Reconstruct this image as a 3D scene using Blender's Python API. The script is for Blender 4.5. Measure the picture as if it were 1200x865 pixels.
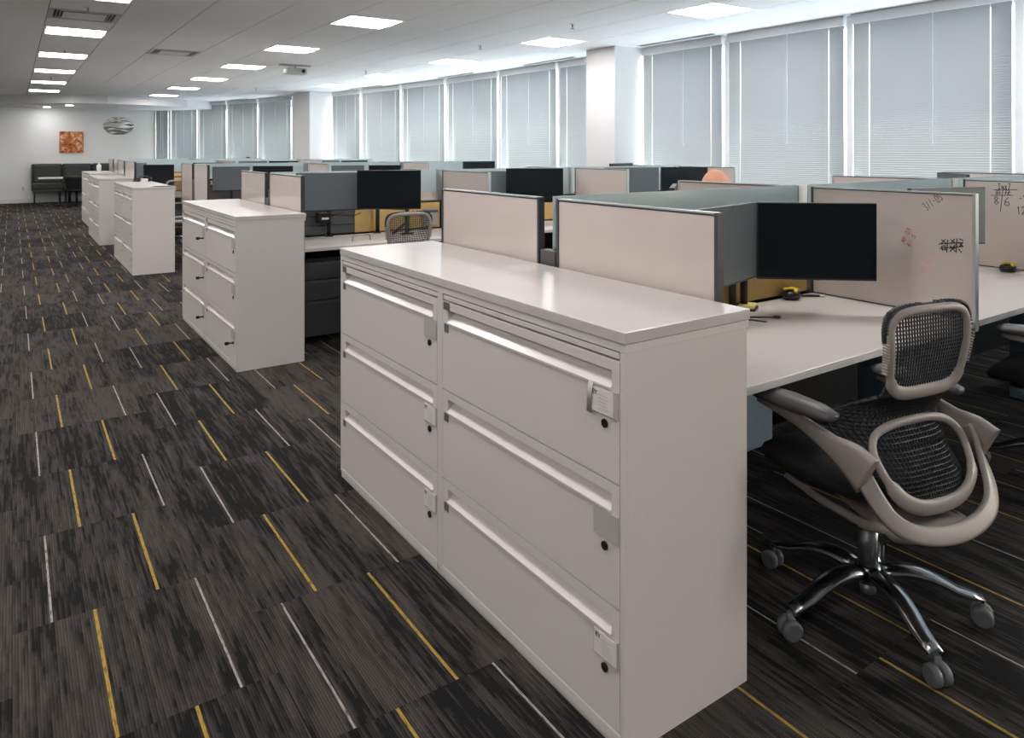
import bpy, bmesh, math, random
from mathutils import Vector, Matrix
for o in list(bpy.data.objects): bpy.data.objects.remove(o)
random.seed(7)
S = bpy.context.scene
COL = S.collection
PI = math.pi

# ------------------------------------------------------------------ camera
CAM_H = 1.46
YAW = 0.603                                   # camera turned to the right of the aisle (+Y)
cd = bpy.data.cameras.new('camera'); cam = bpy.data.objects.new('camera', cd); COL.objects.link(cam)
cam.location = (0, 0, CAM_H); cam.rotation_euler = (PI/2, 0, -YAW)
cd.sensor_width = 36; cd.sensor_fit = 'HORIZONTAL'; cd.lens = 36*850/1200
cd.shift_y = -(432.5-176)/1200; cd.clip_start = 0.05; cd.clip_end = 300
S.camera = cam

# ------------------------------------------------------------------ sky, exposure
W = bpy.data.worlds.new('sky'); S.world = W; W.use_nodes = True
nt = W.node_tree; nt.nodes.clear()
wo = nt.nodes.new('ShaderNodeOutputWorld'); bg = nt.nodes.new('ShaderNodeBackground')
sk = nt.nodes.new('ShaderNodeTexSky'); sk.sky_type = 'NISHITA'; sk.sun_disc = False
sk.sun_elevation = math.radians(38); sk.sun_rotation = math.radians(115); sk.air_density = 1.0; sk.dust_density = 2.5
SKY = 0.45
bg.inputs['Strength'].default_value = SKY
nt.links.new(sk.outputs[0], bg.inputs[0]); nt.links.new(bg.outputs[0], wo.inputs[0])
sl = bpy.data.lights.new('sun', 'SUN'); sun = bpy.data.objects.new('sun', sl); COL.objects.link(sun)
sl.energy = 5.5; sl.angle = math.radians(0.8); sl.color = (1.0, 0.95, 0.88)
sun.rotation_euler = Vector((0.55, -0.35, -0.75)).to_track_quat('-Z', 'Y').to_euler()
S.view_settings.view_transform = 'Standard'; S.view_settings.look = 'None'
S.view_settings.exposure = 2.3; S.view_settings.gamma = 1.0; S.view_settings.use_curve_mapping = False
S.cycles.max_bounces = 8; S.cycles.diffuse_bounces = 4; S.cycles.glossy_bounces = 3
S.cycles.transmission_bounces = 4; S.cycles.transparent_max_bounces = 8
S.cycles.sample_clamp_indirect = 6.0; S.cycles.caustics_reflective = False; S.cycles.caustics_refractive = False
S.cycles.use_denoising = True
TROFFER = 5.0                                  # radiance of the ceiling light lenses

# ------------------------------------------------------------------ materials
def mat(name, rgb, rough=0.5, metal=0.0, spec=0.5, noise=0, namp=0.1, bump=0, bscale=300, emit=None, coat=0):
    m = bpy.data.materials.new(name); m.use_nodes = True
    n = m.node_tree.nodes; l = m.node_tree.links; p = n['Principled BSDF']
    p.inputs['Base Color'].default_value = (*rgb, 1); p.inputs['Roughness'].default_value = rough
    p.inputs['Metallic'].default_value = metal; p.inputs['Specular IOR Level'].default_value = spec
    if coat: p.inputs['Coat Weight'].default_value = coat; p.inputs['Coat Roughness'].default_value = 0.08
    if emit:
        p.inputs['Emission Color'].default_value = (*emit[0], 1); p.inputs['Emission Strength'].default_value = emit[1]
    if noise:
        tc = n.new('ShaderNodeTexCoord'); t = n.new('ShaderNodeTexNoise'); t.inputs['Scale'].default_value = noise; t.inputs['Detail'].default_value = 4
        r = n.new('ShaderNodeMapRange'); r.inputs['To Min'].default_value = 1-namp; r.inputs['To Max'].default_value = 1+namp
        r.inputs['From Min'].default_value = 0.3; r.inputs['From Max'].default_value = 0.7
        mx = n.new('ShaderNodeMix'); mx.data_type = 'RGBA'; mx.blend_type = 'MULTIPLY'; mx.inputs[0].default_value = 1
        mx.inputs[6].default_value = (*rgb, 1)
        l.new(tc.outputs['Object'], t.inputs['Vector']); l.new(t.outputs['Fac'], r.inputs['Value']); l.new(r.outputs[0], mx.inputs[7]); l.new(mx.outputs[2], p.inputs['Base Color'])
    if bump:
        tc = n.new('ShaderNodeTexCoord'); t = n.new('ShaderNodeTexNoise'); t.inputs['Scale'].default_value = bscale
        b = n.new('ShaderNodeBump'); b.inputs['Strength'].default_value = bump; b.inputs['Distance'].default_value = 0.002
        l.new(tc.outputs['Object'], t.inputs['Vector']); l.new(t.outputs['Fac'], b.inputs['Height']); l.new(b.outputs[0], p.inputs['Normal'])
    return m

M = {}
M['cabinet'] = mat('cabinet white paint', (0.70, 0.665, 0.65), 0.42, noise=260, namp=0.05, bump=0.08, bscale=420)
M['pull'] = mat('cabinet paint lip highlight', (0.76, 0.72, 0.70), 0.22, spec=0.8, noise=20, namp=0.02)  # same cabinet paint, lightened and glossed so the lip reads lit
M['worktop'] = mat('worktop laminate', (0.60, 0.57, 0.56), 0.26, noise=6, namp=0.02)
M['desk'] = mat('desk laminate', (0.62, 0.59, 0.57), 0.30, noise=5, namp=0.02)
M['desk_edge'] = mat('desk edge band', (0.60, 0.60, 0.60), 0.4, noise=20, namp=0.03)
M['plinth'] = mat('cabinet gap black', (0.02, 0.02, 0.02), 0.7, noise=30)
M['tab'] = mat('grey plastic tab', (0.13, 0.13, 0.135), 0.45, noise=60)
M['plate'] = mat('grey label plate', (0.50, 0.48, 0.47), 0.35, noise=40, namp=0.03)
M['card'] = mat('white card', (0.78, 0.75, 0.72), 0.5, noise=80, namp=0.03)
M['ink'] = mat('black ink', (0.02, 0.02, 0.022), 0.6, noise=40)
M['redink'] = mat('red marker ink', (0.55, 0.04, 0.04), 0.6, noise=40)
M['pinkink'] = mat('pink marker smear', (0.60, 0.455, 0.43), 0.35, noise=30)
M['lock'] = mat('lock cylinder', (0.03, 0.03, 0.03), 0.3, 0.6, noise=60)
M['dark_trim'] = mat('charcoal trim', (0.048, 0.050, 0.056), 0.5, noise=40, namp=0.05)
M['silver_trim'] = mat('silver trim', (0.52, 0.56, 0.58), 0.3, 0.7, noise=40, namp=0.03)
M['spine'] = mat('spine charcoal paint', (0.085, 0.08, 0.08), 0.5, noise=120, namp=0.08)
M['slat'] = mat('slat tile charcoal', (0.085, 0.088, 0.095), 0.5, noise=90, namp=0.06)
M['note'] = mat('yellow paper', (0.72, 0.62, 0.22), 0.6, noise=30, namp=0.04)
M['mustard'] = mat('mustard fabric', (0.62, 0.43, 0.16), 0.9, noise=300, namp=0.15, bump=0.3, bscale=700)
M['monitor'] = mat('monitor black plastic', (0.018, 0.020, 0.022), 0.42, noise=200, namp=0.2, bump=0.05, bscale=900)
M['screen'] = mat('monitor screen off', (0.006, 0.010, 0.013), 0.22, spec=0.35, noise=500, namp=0.4, bump=0.06, bscale=1300)
M['screen_sheen'] = mat('screen off painted sheen', (0.10, 0.122, 0.138), 0.38, spec=0.7, noise=300, namp=0.12, bump=0.05, bscale=1300)  # window sheen on the left-hand screens, put into the base colour
M['arm_metal'] = mat('monitor arm dark metal', (0.03, 0.03, 0.033), 0.4, 0.5, noise=50)
M['pedestal'] = mat('pedestal charcoal steel', (0.06, 0.065, 0.072), 0.42, 0.1, noise=200, namp=0.06)
M['blue_leg'] = mat('blue grey steel leg', (0.20, 0.29, 0.36), 0.4, 0.2, noise=60, namp=0.05)
M['black_plastic'] = mat('black plastic', (0.016, 0.016, 0.017), 0.4, noise=80)
M['yellow_plastic'] = mat('yellow plastic', (0.72, 0.52, 0.02), 0.4, noise=60, namp=0.06)
M['chair_frame'] = mat('chair light grey frame', (0.33, 0.30, 0.28), 0.42, noise=90, namp=0.04, bump=0.04)
M['chair_fabric'] = mat('chair black fabric', (0.011, 0.013, 0.016), 0.95, noise=260, namp=0.3, bump=0.5, bscale=900)
M['chair_mesh'] = mat('chair black elastomer', (0.025, 0.031, 0.036), 0.5, noise=200, namp=0.2)
M['chair_pad'] = mat('armrest dark grey', (0.10, 0.10, 0.105), 0.45, noise=100, namp=0.05)
M['alu'] = mat('polished aluminium', (0.40, 0.42, 0.44), 0.20, 1.0, noise=30, namp=0.04)
M['satin'] = mat('satin steel', (0.36, 0.39, 0.41), 0.33, 0.9, noise=30, namp=0.04)
M['caster'] = mat('caster grey', (0.13, 0.14, 0.15), 0.45, noise=60, namp=0.06)
M['wall'] = mat('wall paint', (0.86, 0.87, 0.88), 0.8, noise=40, namp=0.012, bump=0.03)
M['wall_grey'] = mat('grey wall paint', (0.30, 0.30, 0.31), 0.8, noise=40, namp=0.02)
M['column'] = mat('column paint', (0.74, 0.74, 0.745), 0.75, noise=40, namp=0.012, bump=0.03)
M['mullion'] = mat('mullion white paint', (0.74, 0.76, 0.77), 0.45, noise=30, namp=0.02)
M['tile'] = mat('ceiling tile mineral', (0.90, 0.905, 0.91), 0.95, noise=300, namp=0.035, bump=0.15, bscale=500)
M['tee'] = mat('ceiling grid shadow groove', (0.16, 0.16, 0.16), 0.7, noise=40)
M['soffit'] = mat('soffit paint', (0.72, 0.73, 0.74), 0.85, noise=20, namp=0.012)
M['fixture'] = mat('light fixture white steel', (0.8, 0.8, 0.8), 0.5, noise=20, namp=0.02)
M['lens'] = mat('lit lens', (0.9, 0.9, 0.9), 0.5, emit=((1.0, 0.955, 0.91), TROFFER))
M['down'] = mat('lit downlight', (0.9, 0.9, 0.9), 0.5, emit=((1.0, 0.97, 0.93), 22))
M['vent'] = mat('vent white steel', (0.55, 0.56, 0.56), 0.5, noise=30, namp=0.03)
M['vent_dark'] = mat('vent dark throat', (0.05, 0.05, 0.05), 0.7, noise=30)
M['chrome'] = mat('sprinkler metal', (0.3, 0.3, 0.3), 0.35, 0.9, noise=30)
M['sofa'] = mat('charcoal upholstery', (0.060, 0.062, 0.062), 0.9, noise=150, namp=0.18, bump=0.2, bscale=500)
M['legs'] = mat('black steel', (0.02, 0.022, 0.024), 0.4, 0.5, noise=30)
M['pend'] = mat('pendant brushed bands', (0.36, 0.36, 0.36), 0.4, 0.3, noise=30, namp=0.1)
M['white_plastic'] = mat('white plastic', (0.8, 0.8, 0.8), 0.35, noise=30, namp=0.02)
M['clear'] = mat('clear bottle', (0.72, 0.78, 0.8), 0.15, noise=20, namp=0.03)
M['skin'] = mat('skin', (0.62, 0.30, 0.19), 0.5, noise=18, namp=0.08)
M['shirt'] = mat('grey shirt', (0.13, 0.15, 0.19), 0.9, noise=80, namp=0.1)
M['trouser'] = mat('dark trousers', (0.03, 0.03, 0.04), 0.9, noise=80)
M['hair'] = mat('dark hair', (0.015, 0.013, 0.012), 0.6, noise=80)
M['board'] = mat('whiteboard laminate', (0.60, 0.53, 0.50), 0.17, noise=7, namp=0.02, coat=0.3)
M['ground'] = mat('outside paving', (0.60, 0.59, 0.57), 0.9, noise=0.3, namp=0.1)

def blind_mat():
    m = bpy.data.materials.new('blind slat enamel'); m.use_nodes = True
    n = m.node_tree.nodes; l = m.node_tree.links; n.clear()
    o = n.new('ShaderNodeOutputMaterial'); mx = n.new('ShaderNodeMixShader'); d = n.new('ShaderNodeBsdfPrincipled'); t = n.new('ShaderNodeBsdfTranslucent')
    tc = n.new('ShaderNodeTexCoord'); ns = n.new('ShaderNodeTexNoise'); ns.inputs['Scale'].default_value = 3
    r = n.new('ShaderNodeMapRange'); r.inputs['To Min'].default_value = 0.012; r.inputs['To Max'].default_value = 0.03
    d.inputs['Base Color'].default_value = (0.33, 0.345, 0.355, 1); d.inputs['Roughness'].default_value = 0.4
    t.inputs['Color'].default_value = (0.80, 0.84, 0.86, 1)
    l.new(tc.outputs['Object'], ns.inputs['Vector']); l.new(ns.outputs['Fac'], r.inputs['Value']); l.new(r.outputs[0], mx.inputs[0])
    l.new(d.outputs[0], mx.inputs[1]); l.new(t.outputs[0], mx.inputs[2]); l.new(mx.outputs[0], o.inputs[0]); return m
M['slats'] = blind_mat()

def frosted():
    m = bpy.data.materials.new('frosted glass'); m.use_nodes = True
    n = m.node_tree.nodes; l = m.node_tree.links; n.clear()
    o = n.new('ShaderNodeOutputMaterial'); a = n.new('ShaderNodeMixShader'); b = n.new('ShaderNodeMixShader')
    t = n.new('ShaderNodeBsdfTranslucent'); d = n.new('ShaderNodeBsdfDiffuse'); g = n.new('ShaderNodeBsdfGlossy'); f = n.new('ShaderNodeFresnel')
    tc = n.new('ShaderNodeTexCoord'); ns = n.new('ShaderNodeTexNoise'); ns.inputs['Scale'].default_value = 2
    cr = n.new('ShaderNodeMix'); cr.data_type = 'RGBA'; cr.inputs[6].default_value = (0.76, 0.90, 0.92, 1); cr.inputs[7].default_value = (0.81, 0.94, 0.955, 1)
    l.new(tc.outputs['Object'], ns.inputs['Vector']); l.new(ns.outputs['Fac'], cr.inputs[0]); l.new(cr.outputs[2], t.inputs['Color']); l.new(cr.outputs[2], d.inputs['Color'])
    g.inputs['Roughness'].default_value = 0.25; f.inputs['IOR'].default_value = 1.45
    a.inputs[0].default_value = 0.62
    l.new(d.outputs[0], a.inputs[1]); l.new(t.outputs[0], a.inputs[2]); l.new(f.outputs[0], b.inputs[0]); l.new(a.outputs[0], b.inputs[1]); l.new(g.outputs[0], b.inputs[2]); l.new(b.outputs[0], o.inputs[0]); return m
M['frost'] = frosted()

def paneglass():
    m = bpy.data.materials.new('window glass'); m.use_nodes = True
    n = m.node_tree.nodes; l = m.node_tree.links; n.clear()
    o = n.new('ShaderNodeOutputMaterial'); a = n.new('ShaderNodeMixShader'); t = n.new('ShaderNodeBsdfTransparent'); g = n.new('ShaderNodeBsdfGlossy'); f = None
    t.inputs[0].default_value = (0.86, 0.92, 0.94, 1); g.inputs['Roughness'].default_value = 0.02; a.inputs[0].default_value = 0.05
    l.new(t.outputs[0], a.inputs[1]); l.new(g.outputs[0], a.inputs[2]); l.new(a.outputs[0], o.inputs[0]); return m
M['pane'] = paneglass()

TILE = 0.613
def node_math(n, l, op, a, b=None):
    x = n.new('ShaderNodeMath'); x.operation = op
    for i, v in enumerate((a, b)):
        if v is None: continue
        if isinstance(v, (int, float)): x.inputs[i].default_value = v
        else: l.new(v, x.inputs[i])
    return x.outputs[0]
def carpet():
    m = bpy.data.materials.new('ribbed carpet'); m.use_nodes = True
    n = m.node_tree.nodes; l = m.node_tree.links; p = n['Principled BSDF']
    g = n.new('ShaderNodeNewGeometry'); sx = n.new('ShaderNodeSeparateXYZ'); l.new(g.outputs['Position'], sx.inputs[0])
    cx = node_math(n, l, 'FLOOR', node_math(n, l, 'DIVIDE', sx.outputs[0], TILE))
    odd = node_math(n, l, 'MODULO', node_math(n, l, 'ADD', cx, 40), 2)
    yy = node_math(n, l, 'ADD', node_math(n, l, 'DIVIDE', node_math(n, l, 'SUBTRACT', sx.outputs[1], 2.04), TILE), node_math(n, l, 'MULTIPLY', odd, 0.5))
    cy = node_math(n, l, 'FLOOR', yy)
    cb = n.new('ShaderNodeCombineXYZ'); l.new(cx, cb.inputs[0]); l.new(cy, cb.inputs[1])
    wn = n.new('ShaderNodeTexWhiteNoise'); wn.noise_dimensions = '3D'; l.new(cb.outputs[0], wn.inputs[0])
    RIB = 0.0076
    rx = node_math(n, l, 'FLOOR', node_math(n, l, 'DIVIDE', sx.outputs[0], RIB))       # every rib is one yarn
    def streak(xin, sxs, sys, k, det=2):
        c = n.new('ShaderNodeCombineXYZ')
        l.new(node_math(n, l, 'MULTIPLY', xin, sxs), c.inputs[0]); l.new(node_math(n, l, 'MULTIPLY', sx.outputs[1], sys), c.inputs[1])
        l.new(node_math(n, l, 'MULTIPLY', wn.outputs['Value'], k), c.inputs[2])
        t = n.new('ShaderNodeTexNoise'); t.inputs['Scale'].default_value = 1; t.inputs['Detail'].default_value = det; t.inputs['Roughness'].default_value = 0.55
        l.new(c.outputs[0], t.inputs['Vector']); return t.outputs['Fac']
    s1 = streak(rx, 0.73, 4.5, 900); s2 = streak(rx, 0.10, 2.0, 500)
    mixv = node_math(n, l, 'ADD', node_math(n, l, 'MULTIPLY', s1, 0.62), node_math(n, l, 'MULTIPLY', s2, 0.52))
    mixv = node_math(n, l, 'ADD', mixv, node_math(n, l, 'MULTIPLY', node_math(n, l, 'SUBTRACT', wn.outputs['Value'], 0.5), 0.15))
    cr = n.new('ShaderNodeValToRGB'); e = cr.color_ramp
    e.elements[0].position = 0.495; e.elements[0].color = (0.0125, 0.0125, 0.013, 1)
    e.elements[1].position = 0.66; e.elements[1].color = (0.072, 0.064, 0.058, 1)
    for ps, cl in ((0.515, (0.030, 0.028, 0.027, 1)), (0.560, (0.035, 0.032, 0.031, 1)), (0.580, (0.052, 0.047, 0.044, 1)), (0.635, (0.056, 0.050, 0.046, 1))):
        q = e.elements.new(ps); q.color = cl
    l.new(mixv, cr.inputs[0])
    # loop ribs across the streaks
    rib = node_math(n, l, 'SINE', node_math(n, l, 'MULTIPLY', sx.outputs[0], 2*PI/RIB))
    rb = node_math(n, l, 'ADD', node_math(n, l, 'MULTIPLY', rib, 0.22), 0.85)
    fn = n.new('ShaderNodeTexNoise'); fn.inputs['Scale'].default_value = 260; fn.inputs['Detail'].default_value = 2; l.new(g.outputs['Position'], fn.inputs['Vector'])
    rb2 = node_math(n, l, 'MULTIPLY', rb, node_math(n, l, 'ADD', node_math(n, l, 'MULTIPLY', fn.outputs['Fac'], 1.3), 0.35))
    mx = n.new('ShaderNodeMix'); mx.data_type = 'RGBA'; mx.blend_type = 'MULTIPLY'; mx.inputs[0].default_value = 1
    l.new(cr.outputs[0], mx.inputs[6]); l.new(rb2, mx.inputs[7]); l.new(mx.outputs[2], p.inputs['Base Color'])
    p.inputs['Roughness'].default_value = 0.95; p.inputs['Specular IOR Level'].default_value = 0.15
    b = n.new('ShaderNodeBump'); b.inputs['Strength'].default_value = 0.5; b.inputs['Distance'].default_value = 0.002
    l.new(rb2, b.inputs['Height']); l.new(b.outputs[0], p.inputs['Normal'])
    return m
M['carpet'] = carpet()
def stripe_mat(name, c1, c2):
    m = bpy.data.materials.new(name); m.use_nodes = True
    n = m.node_tree.nodes; l = m.node_tree.links; p = n['Principled BSDF']
    g = n.new('ShaderNodeNewGeometry'); mp = n.new('ShaderNodeMapping'); mp.inputs['Scale'].default_value = (420, 26, 1)
    t = n.new('ShaderNodeTexNoise'); t.inputs['Scale'].default_value = 1; t.inputs['Detail'].default_value = 2
    cr = n.new('ShaderNodeValToRGB'); cr.color_ramp.elements[0].position = 0.36; cr.color_ramp.elements[0].color = (*c2, 1); cr.color_ramp.elements[1].position = 0.5; cr.color_ramp.elements[1].color = (*c1, 1)
    l.new(g.outputs['Position'], mp.inputs[0]); l.new(mp.outputs[0], t.inputs['Vector']); l.new(t.outputs['Fac'], cr.inputs[0]); l.new(cr.outputs[0], p.inputs['Base Color'])
    p.inputs['Roughness'].default_value = 0.9; return m
M['ystripe'] = stripe_mat('yellow carpet thread', (0.40, 0.25, 0.03), (0.10, 0.075, 0.03))
M['gstripe'] = stripe_mat('pale carpet thread', (0.36, 0.33, 0.32), (0.09, 0.08, 0.075))
def art():
    m = bpy.data.materials.new('abstract orange canvas'); m.use_nodes = True
    n = m.node_tree.nodes; l = m.node_tree.links; p = n['Principled BSDF']
    tc = n.new('ShaderNodeTexCoord'); v = n.new('ShaderNodeTexVoronoi'); v.distance = 'CHEBYCHEV'; v.inputs['Scale'].default_value = 15
    ns = n.new('ShaderNodeTexNoise'); ns.inputs['Scale'].default_value = 7; ns.inputs['Detail'].default_value = 6
    ad = n.new('ShaderNodeMath'); cr = n.new('ShaderNodeValToRGB'); e = cr.color_ramp
    sp = n.new('ShaderNodeSeparateColor'); l.new(tc.outputs['Object'], v.inputs['Vector']); l.new(tc.outputs['Object'], ns.inputs['Vector'])
    l.new(v.outputs['Color'], sp.inputs[0]); ad.operation = 'MULTIPLY_ADD'; l.new(sp.outputs[0], ad.inputs[0]); ad.inputs[1].default_value = 0.55; l.new(ns.outputs['Fac'], ad.inputs[2])
    e.elements[0].position = 0.42; e.elements[0].color = (0.10, 0.035, 0.02, 1); e.elements[1].position = 1.0; e.elements[1].color = (0.80, 0.55, 0.36, 1)
    q = e.elements.new(0.6); q.color = (0.42, 0.10, 0.02, 1); q = e.elements.new(0.85); q.color = (0.62, 0.22, 0.06, 1)
    l.new(ad.outputs[0], cr.inputs[0]); l.new(cr.outputs[0], p.inputs['Base Color']); p.inputs['Roughness'].default_value = 0.6; return m
M['art'] = art()

# ------------------------------------------------------------------ helpers
def box(bm, x0, x1, y0, y1, z0, z1, bev=0, mi=0):
    vs = [bm.verts.new((x, y, z)) for z in (z0, z1) for y in (y0, y1) for x in (x0, x1)]
    fs = [bm.faces.new([vs[i] for i in q]) for q in ((0, 2, 3, 1), (4, 5, 7, 6), (0, 1, 5, 4), (2, 6, 7, 3), (1, 3, 7, 5), (0, 4, 6, 2))]
    for f in fs: f.material_index = mi
    if bev:
        es = list({e for f in fs for e in f.edges})
        r = bmesh.ops.bevel(bm, geom=es, offset=bev, segments=2, affect='EDGES', profile=0.5)
        for f in r['faces']: f.material_index = mi
    return fs
def tube(bm, pts, rad, seg=10, closed=False, flat=1.0, cap=True, upv=(0, 0, 1), mi=0):
    """swept tube; rad is a number or list; items may be (a, b) half sizes: a across (side), b along up"""
    pts = [Vector(p) for p in pts]; n = len(pts); rings = []
    for i, p in enumerate(pts):
        a = pts[(i-1) % n] if (closed or i > 0) else p
        b = pts[(i+1) % n] if (closed or i < n-1) else p
        t = (b-a).normalized(); u = Vector(upv) if not callable(upv) else Vector(upv(i))
        if abs(t.dot(u)) > 0.97: u = Vector((1, 0, 0)) if abs(t.x) < 0.9 else Vector((0, 1, 0))
        s = t.cross(u).normalized(); u = s.cross(t).normalized()
        r = rad[i] if isinstance(rad, list) else rad
        ra, rb = r if isinstance(r, tuple) else (r, r*flat)
        rings.append([bm.verts.new(p+s*ra*math.cos(2*PI*k/seg)+u*rb*math.sin(2*PI*k/seg)) for k in range(seg)])
    m = n if closed else n-1
    for i in range(m):
        A, B = rings[i], rings[(i+1) % n]
        for k in range(seg):
            f = bm.faces.new((A[k], A[(k+1) % seg], B[(k+1) % seg], B[k])); f.smooth = True; f.material_index = mi
    if not closed and cap:
        for R, rev in ((rings[0], False), (rings[-1], True)):
            f = bm.faces.new(R if not rev else R[::-1]); f.material_index = mi
def ribbon(bm, pts, half, upv, mi=0, closed=False):
    """swept rectangular bar; half: list or tuple of (side half, up half)"""
    pts = [Vector(p) for p in pts]; n = len(pts); rings = []
    for i, p in enumerate(pts):
        a = pts[(i-1) % n] if (closed or i > 0) else p
        b = pts[(i+1) % n] if (closed or i < n-1) else p
        t = (b-a).normalized(); u = Vector(upv(i)) if callable(upv) else Vector(upv)
        s = t.cross(u).normalized(); u = s.cross(t).normalized()
        ha, hb = half[i] if isinstance(half, list) else half
        rings.append([bm.verts.new(p+s*ha*q+u*hb*r) for q, r in ((-1, -.7), (-.75, -1), (.75, -1), (1, -.7), (1, .7), (.75, 1), (-.75, 1), (-1, .7))])
    for i in range(n if closed else n-1):
        A, B = rings[i], rings[(i+1) % n]
        for k in range(8):
            f = bm.faces.new((A[k], A[(k+1) % 8], B[(k+1) % 8], B[k])); f.smooth = True; f.material_index = mi
    if not closed:
        bm.faces.new(rings[0]).material_index = mi; bm.faces.new(rings[-1][::-1]).material_index = mi
def lathe(bm, prof, seg=20, c=(0, 0), mi=0, smooth=True):
    rings = []
    for r, z in prof:
        rings.append([bm.verts.new((c[0]+r*math.cos(2*PI*k/seg), c[1]+r*math.sin(2*PI*k/seg), z)) for k in range(seg)])
    for A, B in zip(rings, rings[1:]):
        for k in range(seg):
            f = bm.faces.new((A[k], A[(k+1) % seg], B[(k+1) % seg], B[k])); f.smooth = smooth; f.material_index = mi
    bm.faces.new(rings[0][::-1]).material_index = mi; bm.faces.new(rings[-1]).material_index = mi
def NB(): return bmesh.new()
def obj(name, bm, m, parent=None, fix=True):
    me = bpy.data.meshes.new(name)
    if fix: bmesh.ops.recalc_face_normals(bm, faces=bm.faces)
    bm.to_mesh(me); bm.free()
    for x in (m if isinstance(m, (list, tuple)) else [m]): me.materials.append(M[x])
    o = bpy.data.objects.new(name, me); COL.objects.link(o)
    if parent: o.parent = parent
    return o
def bobj(name, m, parent, *b, bev=0):
    bm = NB(); box(bm, *b, bev=bev); return obj(name, bm, m, parent)
def thing(name, label, cat, loc=(0, 0, 0), rz=0, group=None):
    o = bpy.data.objects.new(name, None); COL.objects.link(o); o.location = loc; o.rotation_euler = (0, 0, rz)
    o.empty_display_size = 0.1
    tag(o, label, cat, group); return o
def tag(o, label, cat, group=None):
    o['label'] = label; o['category'] = cat; o['kind'] = 'thing'
    if group: o['group'] = group
    return o
def struct(name, bm, m, parent=None):
    o = obj(name, bm, m, parent)
    if not parent: o['kind'] = 'structure'
    return o
def sempty(name, loc=(0, 0, 0)):
    o = bpy.data.objects.new(name, None); COL.objects.link(o); o.location = loc; o['kind'] = 'structure'; return o
def dup(root, loc, rz, label, group=None):
    r = root.copy(); COL.objects.link(r); r.location = loc; r.rotation_euler = (0, 0, rz); r['label'] = label
    if group: r['group'] = group
    for ch in list(root.children):
        c = ch.copy(); COL.objects.link(c); c.parent = r
        for g in list(ch.children):
            d = g.copy(); COL.objects.link(d); d.parent = c
    return r
def text(name, s, m, size, parent, mtx, depth=0.0004):
    c = bpy.data.curves.new(name, 'FONT'); c.body = s; c.size = size; c.extrude = depth; c.align_x = 'CENTER'; c.align_y = 'CENTER'
    tmp = bpy.data.objects.new(name, c); me = bpy.data.meshes.new_from_object(tmp); bpy.data.objects.remove(tmp); me.materials.clear(); me.materials.append(M[m])
    o = bpy.data.objects.new(name, me); COL.objects.link(o); o.parent = parent; o.matrix_local = mtx; return o
def basis(loc, X, Y):
    X = Vector(X).normalized(); Y = Vector(Y).normalized(); Z = X.cross(Y)
    return Matrix(((X.x, Y.x, Z.x, loc[0]), (X.y, Y.y, Z.y, loc[1]), (X.z, Y.z, Z.z, loc[2]), (0, 0, 0, 1)))
def in_view(x, y, z, mu=90, mv=90):
    d = x*math.sin(YAW)+y*math.cos(YAW); r = x*math.cos(YAW)-y*math.sin(YAW)
    if d < 0.3: return None
    u = 600+850*r/d; v = 176-850*(z-CAM_H)/d
    return d if (-mu < u < 1200+mu and -mv < v < 865+mv) else None

# ------------------------------------------------------------------ floor
CEIL = 2.87
X0, X1, Y0, Y1 = -4.4, 7.6, -3.0, 24.2
bm = NB(); box(bm, X0, X1, Y0, Y1, -0.3, -0.006); floor = struct('floor', bm, 'plinth')
def tile_bm(bm, ox, oy, flip):
    """one carpet tile: lower-left corner at ox, oy; two thread stripes; flip = laid turned by 180 degrees"""
    t = TILE-0.0008; w = 0.0095
    xs = [(0.215, 'y', 1.0), (0.513, 'g', 0.7)] if not flip else [(TILE-0.513, 'g', 0.7), (TILE-0.215, 'y', 1.0)]
    cuts = [0.0]; kinds = []
    for c, k, s in xs:
        cuts += [c-w*s/2, c+w*s/2]; kinds += ['c', k]
    cuts.append(t); kinds.append('c')
    for a, b, k in zip(cuts, cuts[1:], kinds):
        f = bm.faces.new([bm.verts.new((ox+x, oy+y, 0)) for x, y in ((a, 0), (b, 0), (b, t), (a, t))]); f.material_index = {'c': 0, 'y': 1, 'g': 2}[k]
    for (xa, ya), (xb, yb) in (((0, 0), (t, 0)), ((t, 0), (t, t)), ((t, t), (0, t)), ((0, t), (0, 0))):
        bm.faces.new([bm.verts.new(p) for p in ((ox+xa, oy+ya, -0.006), (ox+xb, oy+yb, -0.006), (ox+xb, oy+yb, 0), (ox+xa, oy+ya, 0))]).material_index = 0
CARP = ['carpet', 'ystripe', 'gstripe']
def tmesh(flip):
    b = NB(); tile_bm(b, 0, 0, flip); me = bpy.data.meshes.new('carpet_tile'); b.to_mesh(me); b.free()
    for x in CARP: me.materials.append(M[x])
    return me
TM = [tmesh(False), tmesh(True)]
cells = []
for i in range(math.floor(X0/TILE), math.ceil(X1/TILE)):
    for j in range(-9, 38):
        ox = i*TILE; oy = 2.04+j*TILE-(0.5*TILE if i % 2 else 0)
        if ox+TILE > X1 or oy+TILE > Y1+.3 or oy < Y0: continue
        cx, cy = ox+TILE/2, oy+TILE/2
        d = in_view(cx, cy, 0, 70, 150)
        flip = (j % 2 == 1) if i % 4 in (0, 3) else (j % 2 == 0)
        cells.append((d if d else 1e3+math.hypot(cx, cy), ox, oy, flip))
cells.sort()
for d, ox, oy, fl in cells[:296]:
    o = bpy.data.objects.new('carpet_tile', TM[1 if fl else 0]); COL.objects.link(o); o.parent = floor; o.location = (ox, oy, 0)
bm = NB()
for d, ox, oy, fl in cells[296:]: tile_bm(bm, ox, oy, fl)
o = obj('carpet_tiling', bm, CARP, floor); o['kind'] = 'stuff'

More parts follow.
